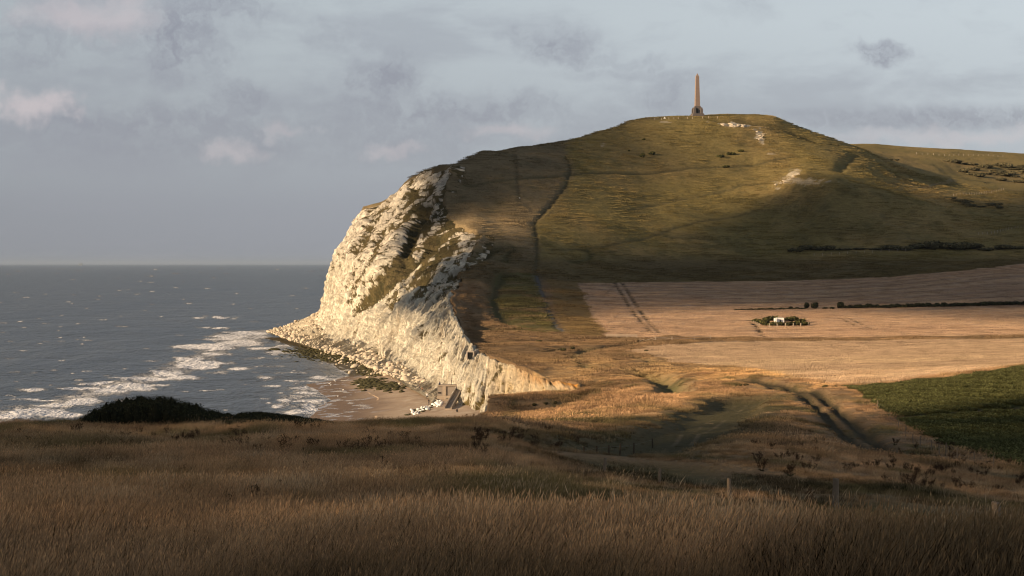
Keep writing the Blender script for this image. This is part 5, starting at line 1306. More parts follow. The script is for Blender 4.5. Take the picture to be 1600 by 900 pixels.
# dark opening in the chalk
_d = (cpx - 741) ** 2 + (cpy - 556) ** 2 + np.where(nP[..., 0] > 0.2, 1e6, 0); _k = np.unravel_index(np.argmin(_d), _d.shape); cvx, cvy, cvz = CP[_k] + nP[_k] * 0.6
cvt = thing('cliff_opening', (cvx, cvy - 0.4, cvz - 1.3), 'dark square opening of an old gun post in the near chalk cliff', 'opening', rz=R(-28))
b_ = MB()
for c, d in (((-1.05, 0.6, 1.2), (0.3, 3.2, 2.6)), ((1.05, 0.6, 1.2), (0.3, 3.2, 2.6)), ((0, 0.6, 2.6), (2.39, 3.19, 0.3)), ((0, 0.6, -0.1), (2.39, 3.19, 0.3))): b_.box(c, d)
b_.build('frame', M['concrete'], cvt)
b_ = MB(); b_.box((0, 2.0, 1.2), (1.8, 0.1, 2.4)); b_.box((0, -0.6, 1.2), (1.79, 0.1, 2.38)); b_.build('dark_back', M['void'], cvt)  # black panels paint the unlit inside of the opening

def rock_mesh(name, seed, sub=1, flat=0.7, mat=None):
    v, f = icosphere(sub); g = np.random.default_rng(seed)
    cuts = g.normal(size=(7, 3)); cuts /= np.linalg.norm(cuts, axis=1, keepdims=True)
    for c in cuts:
        d = v @ c; lim = g.uniform(0.55, 0.85); v = np.where(d[:, None] > lim, v - (d - lim)[:, None] * c, v)
    v = v * np.array((1.0, g.uniform(.7, 1), flat * g.uniform(.8, 1.2)))
    return v, f
ROCKS = []
for s_ in range(6):
    v, f = rock_mesh('boulder', 100 + s_, 2); o = new_mesh('boulder', v, f, [M['chalk_rock']]); ROCKS.append(o.data); bpy.data.objects.remove(o)
WROCKS = []
for s_ in range(4):
    v, f = rock_mesh('white', 200 + s_, 2); o = new_mesh('white_boulder', v, f, [M['white_rock']]); WROCKS.append(o.data); bpy.data.objects.remove(o)
g3 = np.random.default_rng(33)
def foot_x(y): return float(np.interp(y, foot[oF][:, 1], foot[oF][:, 0]))
def rock(name, me, x, y, z, r, label, group, cat='boulder'):
    o = bpy.data.objects.new(name, me); COL.objects.link(o); o.location = (float(x), float(y), float(z)); o.scale = (r, r * g3.uniform(.7, 1.1), r * g3.uniform(.7, 1.05)); o.rotation_euler = (g3.uniform(-.4, .4), g3.uniform(-.4, .4), g3.uniform(0, 6.28))
    return tag(o, label, cat, group)
for i in range(44):                                  # armour stones by the stairs
    px = g3.uniform(643, 694); D = np.interp(px, [643, 694], [528, 556]) + g3.uniform(-9, 9)
    x = (px - 800) / FPX * D; z = bz(x, D); rock('white_boulder', WROCKS[i % 4], x, D, z + 0.15, g3.uniform(0.35, 0.95), 'white angular boulder heaped on the beach below the block platform', 'white boulders by the beach stairs')
# talus and fallen chalk along the foot
tv, tf, ntv = [], [], 0; nind = 0
rv = [rock_mesh('r', 300 + s_, 1) for s_ in range(8)]
cand = []
for i in range(3200):
    u_ = g3.random()
    if u_ < 0.38:
        y = g3.uniform(700, 905); off = abs(g3.normal(0, 1)) * (4.5 + (y - 700) * .015) ; x = foot_x(y) - off + 1.0; z = bz(x, y); lab = 0
    elif u_ < 0.46:
        y = g3.uniform(640, 705); off = abs(g3.normal(0, 1)) * 2.6; x = foot_x(y) - off + .6; z = bz(x, y); lab = 0
    else:
        s_i = int(np.interp(g3.uniform(arc[7], arc[16]) if g3.random() < .6 else g3.uniform(arc[12], arc[16]), q, np.arange(NS))); t_i = int((0.005 + 0.13 * g3.random() ** 1.5) * NTT)
        x, y, z = CP[s_i, t_i]; lab = 1 if y > 1030 else 0
    r = min(2.0, 0.2 + g3.exponential(0.38)); cand.append((r * FPX / y, x, y, z, r, lab))
cand.sort(reverse=True)
for i, (pp_, x, y, z, r, lab) in enumerate(cand):
    if i < 290:
        rock('boulder', ROCKS[i % 6], x, y, z + r * 0.15, r, ('pale fallen chalk boulder along the foot of the white cliff', 'pale fallen chalk boulder on the rubble spit at the headland tip')[lab], ('boulders along the cliff foot', 'boulders on the headland spit')[lab])
    else:
        v, f = rv[i % 8]; a_ = g3.uniform(0, 6.28); Rm = np.array(((math.cos(a_), -math.sin(a_), 0), (math.sin(a_), math.cos(a_), 0), (0, 0, 1)))
        tv.append((v * r) @ Rm.T + np.array((x, y, z + r * .1))); tf.append(f + ntv); ntv += len(v)
tag(new_mesh('chalk_rubble', np.concatenate(tv), np.concatenate(tf), [M['chalk_rock']]), 'loose chalk rubble strewn along the cliff foot', None, None, 'stuff')
# weed-covered rock
tv, tf, ntv = [], [], 0
def weed_at(px, py, r):
    global ntv
    D = 39.0 * FPX / (py - HOR); x = (px - 800) / FPX * D; z = max(bz(x, D), -0.1) if D < 1090 else 0.0
    v, f = rv[int(g3.integers(8))]; a_ = g3.uniform(0, 6.28); Rm = np.array(((math.cos(a_), -math.sin(a_), 0), (math.sin(a_), math.cos(a_), 0), (0, 0, 1)))
    tv.append((v * r * np.array((1.3, 1.3, 0.55))) @ Rm.T + np.array((x, D, z + 0.05))); tf.append(f + ntv); ntv += len(v)
def weed_patch(px, py, rx, ry, n, ang=0.0, r=0.7):
    for i in range(n):
        a, b = g3.normal(0, .5, 2); weed_at(px + a * rx * math.cos(ang) - b * ry * math.sin(ang), py + a * rx * math.sin(ang) + b * ry * math.cos(ang), r * g3.uniform(.5, 1.6))
weed_patch(515, 553, 55, 8, 700, 0.06); weed_patch(555, 562, 45, 5, 400, 0.1); weed_patch(480, 546, 35, 6, 250); weed_patch(470, 523, 45, 3.5, 220, 0.06); weed_patch(510, 535, 18, 6, 160)
weed_patch(580, 572, 26, 4, 160); weed_patch(580, 583, 18, 6, 170, 0.3); weed_patch(575, 595, 18, 4, 120); weed_patch(600, 605, 34, 5, 260, 0.15); weed_patch(575, 602, 16, 5, 120); weed_patch(655, 646, 16, 3, 70, -0.2, .5)
tag(new_mesh('seaweed_rocks', np.concatenate(tv), np.concatenate(tf), [M['weed_rock']]), 'dark seaweed covered rocks at the tide line', None, None, 'stuff')
for (px, py, r, lb) in ((429, 547, 2.2, 'dark wet rock awash in the surf off the headland'), (418, 548, 1.2, 'small dark wet rock left of the larger one in the surf'), (446, 550, 1.3, 'dark low rock in foam nearest the weedy shelf')):
    D = 40 * FPX / (py - HOR); v, f = rock_mesh('sr', int(px), 2, .6); o = new_mesh('surf_rock', v, f, [M['weed_rock']]); o.location = ((px - 800) / FPX * D, D, 0.1); o.scale = (r * 1.7, r, r * .7); tag(o, lb, 'rock', 'rocks in the surf')

# ------------------------------------------------------------------ people
import bmesh
def person(loc, rz, label, top=(0.1, 0.1, 0.12), legs=(0.05, 0.05, 0.07), pose='stand', group=None, scale=1.0):
    o = thing('person', loc, label, 'person', group, rz); o.scale = (scale,) * 3
    J = {'pel': (0, 0, .95), 'sp': (0, .01, 1.18), 'ch': (0, 0, 1.38), 'nk': (0, .0, 1.52), 'hd': (0, -.02, 1.62), 'hd2': (0, -.02, 1.72),
         'hl': (.1, 0, .9), 'kl': (.12, -.04, .5), 'al': (.13, .02, .09), 'tl': (.14, -.15, .04), 'hr': (-.1, 0, .9), 'kr': (-.12, -.02, .5), 'ar': (-.13, .06, .09), 'tr': (-.14, -.11, .04),
         'sl': (.19, 0, 1.42), 'el': (.26, .03, 1.14), 'wl': (.25, -.08, .9), 'fl': (.25, -.12, .78), 'sr': (-.19, 0, 1.42), 'er': (-.26, .03, 1.14), 'wr': (-.25, -.08, .9), 'fr': (-.25, -.12, .78)}
    if pose == 'walk': J.update({'kl': (.11, -.2, .52), 'al': (.11, -.27, .1), 'tl': (.12, -.43, .07), 'kr': (-.11, .1, .5), 'ar': (-.11, .34, .14), 'tr': (-.11, .26, .03), 'wl': (.24, .2, .95), 'fl': (.24, .26, .85), 'wr': (-.24, -.2, 1.0), 'fr': (-.24, -.28, .92)})
    if pose == 'sit':
        J = {a: (b[0], b[1], b[2] - .75) if a not in ('kl', 'al', 'tl', 'kr', 'ar', 'tr') else b for a, b in J.items()}
        J.update({'kl': (.13, -.4, .42), 'al': (.14, -.5, .08), 'tl': (.15, -.66, .04), 'kr': (-.13, -.4, .42), 'ar': (-.14, -.5, .08), 'tr': (-.15, -.66, .04), 'wl': (.18, -.3, .42), 'fl': (.14, -.38, .44), 'wr': (-.18, -.3, .42), 'fr': (-.14, -.38, .44)})
    E = [('pel', 'sp'), ('sp', 'ch'), ('ch', 'nk'), ('nk', 'hd'), ('hd', 'hd2')] + [(a + s_, b + s_) for s_ in 'lr' for a, b in (('h', 'k'), ('k', 'a'), ('a', 't'), ('s', 'e'), ('e', 'w'), ('w', 'f'))] + [('pel', 'hl'), ('pel', 'hr'), ('ch', 'sl'), ('ch', 'sr')]
    rad = {'pel': (.16, .12), 'sp': (.15, .11), 'ch': (.17, .12), 'nk': (.06, .06), 'hd': (.085, .1), 'hd2': (.075, .085), 'h': (.1, .1), 'k': (.065, .065), 'a': (.045, .05), 't': (.045, .03), 's': (.07, .07), 'e': (.05, .05), 'w': (.035, .035), 'f': (.04, .025)}
    ks = list(J); me = bpy.data.meshes.new('body'); me.from_pydata([J[a] for a in ks], [(ks.index(a), ks.index(b)) for a, b in E], []); me.update()
    t_ = bpy.data.objects.new('body', me); COL.objects.link(t_)
    sk = t_.modifiers.new('skin', 'SKIN'); sub_ = t_.modifiers.new('sub', 'SUBSURF'); sub_.levels = 1; sub_.render_levels = 1
    for a, sv in zip(ks, me.skin_vertices[0].data):
        sv.radius = rad.get(a) or rad[a[0]]; sv.use_root = a == 'pel'
    dg = bpy.context.evaluated_depsgraph_get(); ev = t_.evaluated_get(dg); m2 = bpy.data.meshes.new_from_object(ev); m2.name = 'body'
    bpy.data.objects.remove(t_)
    for mt in (M['skin'], plain('top_cloth', top, .9, 10, .1, 0), plain('leg_cloth', legs, .9, 10, .1, 0)): m2.materials.append(mt)
    dz = -.75 if pose == 'sit' else 0
    for p_ in m2.polygons:
        c = p_.center; z_ = c[2]
        leg = z_ < .97 + dz and abs(c[0]) < .2 or z_ < .5 + (0 if pose != 'sit' else -.1) or (pose == 'sit' and c[1] < -.2 and abs(c[0]) < .24 and z_ < .4)
        p_.material_index = 2 if leg else (0 if z_ > 1.5 + dz or (abs(c[0]) > .21 and z_ < .93 + dz) else 1); p_.use_smooth = True
    bo = bpy.data.objects.new('body', m2); COL.objects.link(bo); bo.parent = o
    v, f = icosphere(2); v = v * np.array((.1, .115, .09)) + np.array((0, .012, 1.745 + dz)); v[:, 2] = np.maximum(v[:, 2], 1.69 + dz)
    new_mesh('hair', v, f, [M['hair']], True, o)
    return o
def beach_spot(px, D): x = (px - 800) / FPX * D; return (x, D, bz(x, D))
person(beach_spot(655.5, 612), R(20), 'person in grey walking on the sand, left of a pair on the beach', (.2, .17, .16), (.08, .07, .07), 'walk', 'people on the beach')
person(beach_spot(659.5, 610), R(-30), 'person in brown sitting on the sand beside the walking one', (.22, .12, .08), (.1, .08, .07), 'sit', 'people on the beach')
person(beach_spot(667.5, 575), R(0), 'person in a white top standing on the shingle', (.7, .68, .66), (.05, .05, .06), 'stand', 'people on the beach')
person(beach_spot(670, 552), R(60), 'person in dark clothes standing among the white boulders', (.05, .05, .06), (.04, .04, .05), 'stand', 'people on the beach')
topz = ground - 0.2 + H_ + 0.25
person((p0[0] + 0.9, Dk + 2.5, topz), R(-80), 'person in black standing on the concrete block platform', (.02, .02, .025), (.02, .02, .025), 'stand', 'people on the beach')
person((p0[0] - 2.4, Dk + 1.6, topz), R(10), 'person in dark blue sitting on the left end of the platform', (.04, .05, .09), (.04, .04, .06), 'sit', 'people on the beach')
person((p0[0] + 2.6, Dk + 1.5, topz), R(120), 'person in dark clothes sitting at the right end of the platform', (.05, .05, .05), (.04, .04, .05), 'sit', 'people on the beach')
person(beach_spot(714, 520), R(15), 'person in black sitting on the sand nearest the yellow cliff', (.03, .03, .035), (.03, .03, .03), 'sit', 'people on the beach')
sx1, sy1, sz1 = spot(1008, 186.5, 1220, 1300)
person((sx1, sy1, sz1), R(90), 'person in dark clothes standing on the viewing platform left of the obelisk', (.03, .03, .035), (.03, .03, .03), 'stand', 'walkers on the summit')
sx2, sy2, sz2 = spot(1137, 181.5, 1250, 1330)
person((sx2, sy2, sz2), R(-90), 'person in dark clothes walking on the summit right of the obelisk', (.02, .02, .025), (.02, .02, .025), 'walk', 'walkers on the summit')
person((sx2 + 1.4, sy2 + .4, sz2), R(-90), 'person in black sitting on the summit beside the walker', (.02, .02, .025), (.02, .02, .025), 'sit', 'walkers on the summit')

# ------------------------------------------------------------------ viewing platforms left of the obelisk
def platform(px0, px1, py, label, dmin=1180, dmax=1300):
    a = np.array(spot(px0, py, dmin, dmax)); b = np.array(spot(px1, py - .5, dmin, dmax)); z_ = max(a[2], b[2]) + .2; L_ = b[0] - a[0]
    o = thing('viewing_platform', (a[0], a[1], z_), label, 'platform', 'viewing platforms')
    m_ = MB(); m_.box((L_ / 2, 1, -1.1), (L_, 3, 2.4)); m_.build('deck', M['dark_granite'], o)
    for k in range(5):
        m_ = MB(); m_.box((L_ * k / 4, -.3, .62), (.12, .12, 1.05)); m_.build('railing_post', M['dark_wood'], o)
    m_ = MB(); m_.box((L_ / 2, -.3, 1.2), (L_ + .2, .14, .1)); m_.box((L_ / 2, -.3, .72), (L_, .08, .06)); m_.build('handrail', M['pale_concrete'], o)
platform(975, 993, 192, 'low stone viewing platform with pale rail, farther left of the obelisk')
platform(1010, 1030, 186.5, 'low railed viewing platform nearest the obelisk on its left')
bx2, by2, bz2 = spot(1038.5, 187, 1230, 1290)
sg = thing('warning_sign', (bx2, by2, bz2), 'small white triangular sign in front of the summit fence', 'sign')
m_ = MB(); m_.box((0, 0, .5), (.1, .1, 1.2)); m_.build('post', M['pale_wood'], sg)
m_ = MB(); m_.add([(-.75, -.08, .5), (.75, -.08, .5), (0, -.08, 1.75), (-.75, -.02, .5), (.75, -.02, .5), (0, -.02, 1.75)], [(0, 1, 2), (5, 4, 3), (0, 3, 4, 1), (1, 4, 5, 2), (2, 5, 3, 0)]); m_.build('sign_plate', M['white'], sg)
# white stone on the brown slope
wx, wy, wz = spot(812, 309, 950, 1150)
rock('white_stone', WROCKS[0], wx, wy, wz + .3, .55, 'single small white stone on the shaded brown slope', None, 'stone')

# chalk outcrops of the old pits
for (px0, px1, pya, pyb, n_, rmin, rmax, lb, gp) in ((1128, 1170, 197, 201, 26, .5, 1.7, 'pale chalk block in the small quarry scar just right of the obelisk', 'chalk blocks in the summit quarry'), (1180, 1194, 206, 219, 12, .5, 1.2, 'pale chalk block in the short gully below the summit mound', 'chalk blocks in the gully'), (1212, 1250, 272, 290, 22, .4, 1.1, 'pale chalk block scattered on the bare side of the knoll', 'chalk blocks on the knoll')):
    for i in range(n_):
        t_ = g3.random(); px = px0 + (px1 - px0) * t_; py = (pyb + (pya - pyb) * t_ if pyb - pya > 10 and px0 > 1200 else pya + (pyb - pya) * g3.random()) + g3.uniform(-2, 2)
        x_, y_, z_ = spot(px, py, 1050, 1300); o = rock('chalk_block', ROCKS[i % 6], x_, y_, z_ + .1, g3.uniform(rmin, rmax), lb, gp, 'rock'); o.scale = (o.scale[0] * 1.6, o.scale[1], o.scale[2] * .8)

# ------------------------------------------------------------------ ship
Ds = 45000.0; k = Ds / FPX; s0 = W(126, 413.6, Ds)
sp_ = thing('cargo_ship', (s0[0], Ds, 0), 'tiny grey cargo ship on the sea horizon at far left', 'ship', rz=R(4))
m_ = MB(); L_ = 7 * k; hb = (EYE - (411.9 - HOR) * k) + 0
v = [(-L_ / 2, 0, hb * 1.02), (-L_ * .44, -12, hb), (L_ * .42, -12, hb), (L_ / 2, 0, hb * 1.05), (L_ * .42, 12, hb), (-L_ * .44, 12, hb), (-L_ * .46, 0, -6), (-L_ * .4, -11, -6), (L_ * .38, -11, -6), (L_ * .43, 0, -6), (L_ * .38, 11, -6), (-L_ * .4, 11, -6)]
m_.add(v, [tuple(range(6))[::-1], tuple(range(6, 12))] + [(i, (i + 1) % 6, 6 + (i + 1) % 6, 6 + i) for i in range(6)]); m_.build('hull', M['hull'], sp_)
m_ = MB(); m_.box((L_ * .12, 0, hb + 6), (L_ * .3, 18, 12)); m_.box((L_ * .12, 0, hb + 14), (L_ * .2, 16, 4)); m_.build('deckhouse', M['hull'], sp_)
m_ = MB(); m_.tube((L_ * .22, 0, hb + 10), (L_ * .23, 0, hb + 22), 5, 4, 10); m_.build('funnel', M['hull'], sp_)
m_ = MB(); m_.tube((-L_ * .3, 0, hb), (-L_ * .3, 0, hb + 22), 1.5, 1, 6); m_.build('mast', M['hull'], sp_)

# ------------------------------------------------------------------ gulls on the wet sand
def gull_mesh():
    v, f = icosphere(2); b = v * np.array((.22, .09, .09)); b[:, 2] += .24 + .06 * v[:, 0]; h_ = v * .06 + np.array((.2, 0, .36)); n = len(v)
    tl = np.array([(-.2, -.03, .25), (-.2, .03, .25), (-.38, .04, .22), (-.38, -.04, .22)])
    m_ = MB(); m_.add(b, f.tolist()); m_.add(h_, f.tolist()); m_.add(tl, [(0, 1, 2, 3)]); m_.tube((.14, 0, .26), (.19, 0, .36), .06, .05); m_.tube((0, -.03, 0), (0, -.03, .2), .012, .012, 4); m_.tube((0, .03, 0), (0, .03, .2), .012, .012, 4)
    o = m_.build('body', M['feather'], None, True); me = o.data; bpy.data.objects.remove(o)
    m_ = MB(); m_.tube((.25, 0, .36), (.34, 0, .345), .018, .004, 5); o = m_.build('beak', M['beak']); me2 = o.data; bpy.data.objects.remove(o); return me, me2
gm, gb = gull_mesh()
for k, (px, D) in enumerate([(515, 676), (517, 668), (523, 694), (524, 690), (536, 640), (560, 660), (528, 612)]):
    o = thing('gull', beach_spot(px, D), 'white gull resting on the wet sand near the waterline', 'bird', 'gulls on the sand', rz=k * 1.3)
    o.scale = (1.6,) * 3
    for nm, me in (('body', gm), ('beak', gb)):
        c = bpy.data.objects.new(nm, me); COL.objects.link(c); c.parent = o
# ------------------------------------------------------------------ the dry meadow: tufts of grass, instanced
SRC = bpy.data.collections.new("grass_sources")              # not linked to the scene: only the meadow uses it
def blade_set(name, nblade, width, height, spread, seed, lean=0.3, head=0.5, pal=None, green=0.1, base_sh=0.45):
    g = np.random.default_rng(seed); V_, F_, C_ = [], [], []; nv = 0
    for i in range(nblade):
        a = g.uniform(0, 2 * math.pi); r = spread * math.sqrt(g.random()); bx0, by0 = r * math.cos(a), r * math.sin(a)
        h = height * g.uniform(0.35, 1.2); ln = lean * g.uniform(0.3, 1.6); la = g.normal(0.0, 1.1)
        dx, dy = math.cos(la) * ln * h, math.sin(la) * ln * h; wa = g.uniform(-.9, .9); wx_, wy_ = math.cos(wa) * width / 2, math.sin(wa) * width / 2
        isg = g.random() < green
        base = np.array((0.085, 0.085, 0.03)) if isg else np.array((1.0, 1.0, 1.0))
        has = g.random() < head and not isg
        ts = (0, .45, .8, 1.0); pts = []
        for k, t_ in enumerate(ts):
            wv = (1, .8, .5, .12)[k]
            px_, py_, pz_ = bx0 + dx * t_ ** 1.8, by0 + dy * t_ ** 1.8, h * t_ * (1 - .12 * ln * t_)
            pts += [(px_ - wx_ * wv, py_ - wy_ * wv, pz_ - (0.05 if k == 0 else 0)), (px_ + wx_ * wv, py_ + wy_ * wv, pz_ - (0.05 if k == 0 else 0))]
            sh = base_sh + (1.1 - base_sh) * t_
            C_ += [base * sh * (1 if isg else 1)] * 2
        V_ += pts; F_ += [(nv, nv + 1, nv + 3, nv + 2), (nv + 2, nv + 3, nv + 5, nv + 4), (nv + 4, nv + 5, nv + 7, nv + 6)]; nv += 8
        if has:
            hx, hy, hz = bx0 + dx, by0 + dy, h * (1 - .12 * ln); q_ = 0.16 * height; w2 = width * 1.35
            V_ += [(hx, hy, hz - q_ * .25), (hx + w2 * .5 + dx / h * q_ * .4, hy, hz + q_ * .25), (hx + dx / h * q_, hy + dy / h * q_, hz + q_ * .8), (hx - w2 * .5 + dx / h * q_ * .4, hy, hz + q_ * .25)]
            F_ += [(nv, nv + 1, nv + 2, nv + 3)]; nv += 4; C_ += [np.array((1.35, 1.25, 1.12))] * 4
    o = new_mesh(name, V_, F_, [], False, None, {'shade': np.array(C_)})
    COL.objects.unlink(o); SRC.objects.link(o); return o
t = material('dry_grass')
ai = t.node('ShaderNodeAttribute'); ai.attribute_name = 'tint'; ai.attribute_type = 'INSTANCER'
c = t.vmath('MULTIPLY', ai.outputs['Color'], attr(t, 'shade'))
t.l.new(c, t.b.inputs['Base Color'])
t.b.inputs['Roughness'].default_value = 0.8
tr_ = t.node('ShaderNodeBsdfTranslucent'); t.l.new(c, tr_.inputs['Color'])
mx = t.node('ShaderNodeMixShader'); mx.inputs[0].default_value = 0.22
t.l.new(t.b.outputs[0], mx.inputs[1]); t.l.new(tr_.outputs[0], mx.inputs[2]); t.l.new(mx.outputs[0], t.out.inputs[0])
m_grass = t.m
def grass_field(name, label, srcs, pts, tint, scl, rot, mat):
    sub = bpy.data.collections.new(name + '_tufts')
    for s_ in srcs:
        s_.data.materials.clear(); s_.data.materials.append(mat); sub.objects.link(s_)
    n = len(pts); me = bpy.data.meshes.new(name); me.vertices.add(n); me.vertices.foreach_set('co', np.asarray(pts, np.float32).ravel())
    a = me.attributes.new('tint', 'FLOAT_COLOR', 'POINT'); cc = np.ones((n, 4), np.float32); cc[:, :3] = tint; a.data.foreach_set('color', cc.ravel())
    a = me.attributes.new('scl', 'FLOAT', 'POINT'); a.data.foreach_set('value', np.asarray(scl, np.float32))
    a = me.attributes.new('rot', 'FLOAT', 'POINT'); a.data.foreach_set('value', np.asarray(rot, np.float32))
    a = me.attributes.new('pick', 'INT', 'POINT'); a.data.foreach_set('value', rng.integers(0, len(srcs), n).astype(np.int32))
    o = bpy.data.objects.new(name, me); COL.objects.link(o)
    ng = bpy.data.node_groups.new(name, 'GeometryNodeTree')
    ng.interface.new_socket('Geometry', in_out='INPUT', socket_type='NodeSocketGeometry'); ng.interface.new_socket('Geometry', in_out='OUTPUT', socket_type='NodeSocketGeometry')
    N = ng.nodes; L = ng.links; gi = N.new('NodeGroupInput'); go = N.new('NodeGroupOutput')
    ci = N.new('GeometryNodeCollectionInfo'); ci.inputs[0].default_value = sub; ci.inputs['Separate Children'].default_value = True; ci.inputs['Reset Children'].default_value = True
    ip = N.new('GeometryNodeInstanceOnPoints'); ip.inputs['Pick Instance'].default_value = True
    def na(nm, ty):
        k = N.new('GeometryNodeInputNamedAttribute'); k.data_type = ty; k.inputs[0].default_value = nm; return k.outputs[0]
    cx_ = N.new('ShaderNodeCombineXYZ'); L.new(na('rot', 'FLOAT'), cx_.inputs[2])
    er = N.new('FunctionNodeEulerToRotation'); L.new(cx_.outputs[0], er.inputs[0])
    L.new(gi.outputs[0], ip.inputs['Points']); L.new(ci.outputs[0], ip.inputs['Instance']); L.new(na('pick', 'INT'), ip.inputs['Instance Index'])
    L.new(er.outputs[0], ip.inputs['Rotation']); L.new(na('scl', 'FLOAT'), ip.inputs['Scale']); L.new(ip.outputs[0], go.inputs[0])
    md = o.modifiers.new('tufts', 'NODES'); md.node_group = ng
    return tag(o, label, None, None, 'stuff')
bare = np.zeros_like(Z)
for nm, k in (('lane', 0.72), ('mown', 0.7), ('notch', 0.9), ('rut_a', 0.9), ('rut_b', 0.9), ('valley_track', 1.0)):
    bare = np.maximum(bare, k * np.clip(TR[nm] * 1.3, 0, 1))
short = np.zeros_like(Z)
for nm, wd in (('rut_a', 6.5), ('rut_b', 6.5), ('mown', 9.0), ('lane', 9.0), ('notch', 8.0)):
    m_ = TR[nm] > 1e-9
    ln_ = {'rut_a': RUT_A, 'rut_b': RUT_B, 'mown': MOWN, 'lane': LANE, 'notch': NOTCH}[nm]
    d_, _, _ = poly_dist(X, Y, ln_); short = np.maximum(short, np.exp(-(d_ / wd) ** 2))
bare = np.maximum(bare, green * 1.0); bare = np.maximum(bare, lowfield * 1.0)
def scatter(n, d0, d1, px0=-60, px1=1660):
    if px0 == -60: px0, px1, n = -420, 2020, int(n * 1.42)
    D = np.sqrt(rng.uniform(d0 * d0, d1 * d1, n)); px = rng.uniform(px0, px1, n); x = (px - 800) / FPX * D
    z = gz(x, D); okk = (gz(x, D, dedge) > 0.6) & (rng.random(n) > gz(x, D, bare) * 0.96)
    return x[okk], D[okk], z[okk]
def gcol(x, y):
    c = np.stack([gz(x, y, T[..., i].astype(float)) for i in range(3)], 1)
    k = rng.uniform(0.62, 1.5, (len(x), 1)) * np.interp(y, [60, 160, 330], [1.1, 1.15, 1.2])[:, None]; v = fbm(x / 5, y / 9, 0, 3, 141)[:, None]
    warm = np.array((1.02, 0.99, 0.98))
    c = c * k * (1.2 + 0.55 * v) * warm
    p1 = sstep(0.12, 0.5, fbm(x / 2.4, y / 4.5, 0, 4, 147))[:, None] * 0.65; p2 = sstep(0.12, 0.5, fbm(x / 2.8, y / 5, 3.0, 4, 148))[:, None] * 0.7
    p1 = p1 * (y < 260)[:, None]; p2 = p2 * (y < 260)[:, None]
    c = c * (1 - p1) + np.array((0.40, 0.29, 0.18)) * k * p1; c = c * (1 - p2) + np.array((0.085, 0.062, 0.034)) * k * p2
    return np.clip(c, 0, 1)
def size(x, y): return np.clip(0.9 + 0.75 * fbm(x / 4, y / 7, 0, 4, 142), np.interp(y, [40, 60], [0.62, 0.4]), np.interp(y, [40, 60], [1.08, 1.5])) * rng.uniform(0.7, 1.3, len(x))
nearS = [blade_set('tuft', 60, 0.0065, 0.42, 0.28, 500 + i, 0.42, 0.6, green=0.10, base_sh=0.62) for i in range(7)]
midS = [blade_set('tuft', 110, 0.008, 0.42, 0.55, 520 + i, 0.36, 0.6, green=0.08, base_sh=0.55) for i in range(6)]
farS = [blade_set('tuft', 60, 0.055, 0.42, 1.5, 540 + i, 0.3, 0.5, green=0.06) for i in range(5)]
for nm, lab, S_, n, d0, d1, px0 in (('near_grass', 'tall dry brown grass with seed heads close to the viewer', nearS, 14500, 14.5, 47, -60), ('meadow_grass', 'dry brown grass covering the middle of the meadow', midS, 36000, 44, 165, -60), ('valley_grass', 'dry golden grass on the slopes down to the valley', farS, 30000, 150, 480, 690)):
    x, y, z = scatter(n, d0, d1, px0); ok2 = rng.random(len(x)) < np.interp(y, [20, 45], [0.95, 0.62]) + 1.1 * fbm(x / 2.2, y / 4, 0, 3, 144); x, y, z = x[ok2], y[ok2], z[ok2]
    grass_field(nm, lab, S_, np.stack([x, y, z - 0.03], 1), gcol(x, y), size(x, y) * (1 - 0.6 * gz(x, y, bare)) * (1 - 0.62 * gz(x, y, short)) * (1 - 0.38 * sstep(850, 1080, 800 + x / y * FPX) * sstep(22, 40, y) * (y < 150)), rng.normal(0.25, 0.5, len(x)), m_grass)

# low green undergrowth between the tufts
lowS = [blade_set('tuft', 80, 0.006, 0.20, 0.34, 560 + i, 0.6, 0.0, green=0.55) for i in range(4)]
x, y, z = scatter(15000, 14.5, 110); ok2 = rng.random(len(x)) < 0.45 + 1.5 * fbm(x / 3, y / 5, 0, 3, 145); x, y, z = x[ok2], y[ok2], z[ok2]
grass_field('undergrowth', 'low green herbs under the dry grass', lowS, np.stack([x, y, z - 0.02], 1), gcol(x, y) * 0.75, size(x, y) * 1.25, rng.uniform(0, 6.28, len(x)), m_grass)
# sparse taller bents standing above the rest in drifts
bentS = [blade_set('tuft', 16, 0.006, 0.66, 0.4, 590 + i, 0.5, 0.95, green=0.0, base_sh=0.6) for i in range(5)]
x, y, z = scatter(9000, 17, 150); ok2 = rng.random(len(x)) < 1.8 * fbm(x / 3.2, y / 6, 0, 3, 149); x, y, z = x[ok2], y[ok2], z[ok2]
grass_field('tall_bents', 'sparse pale bent grass standing above the dry meadow in drifts', bentS, np.stack([x, y, z - 0.02], 1), np.array((0.46, 0.34, 0.21)) * rng.uniform(.6, 1.25, (len(x), 1)), rng.uniform(.6, 1.15, len(x)) * (1 - 0.6 * gz(x, y, short)), rng.normal(.2, .8, len(x)), m_grass)
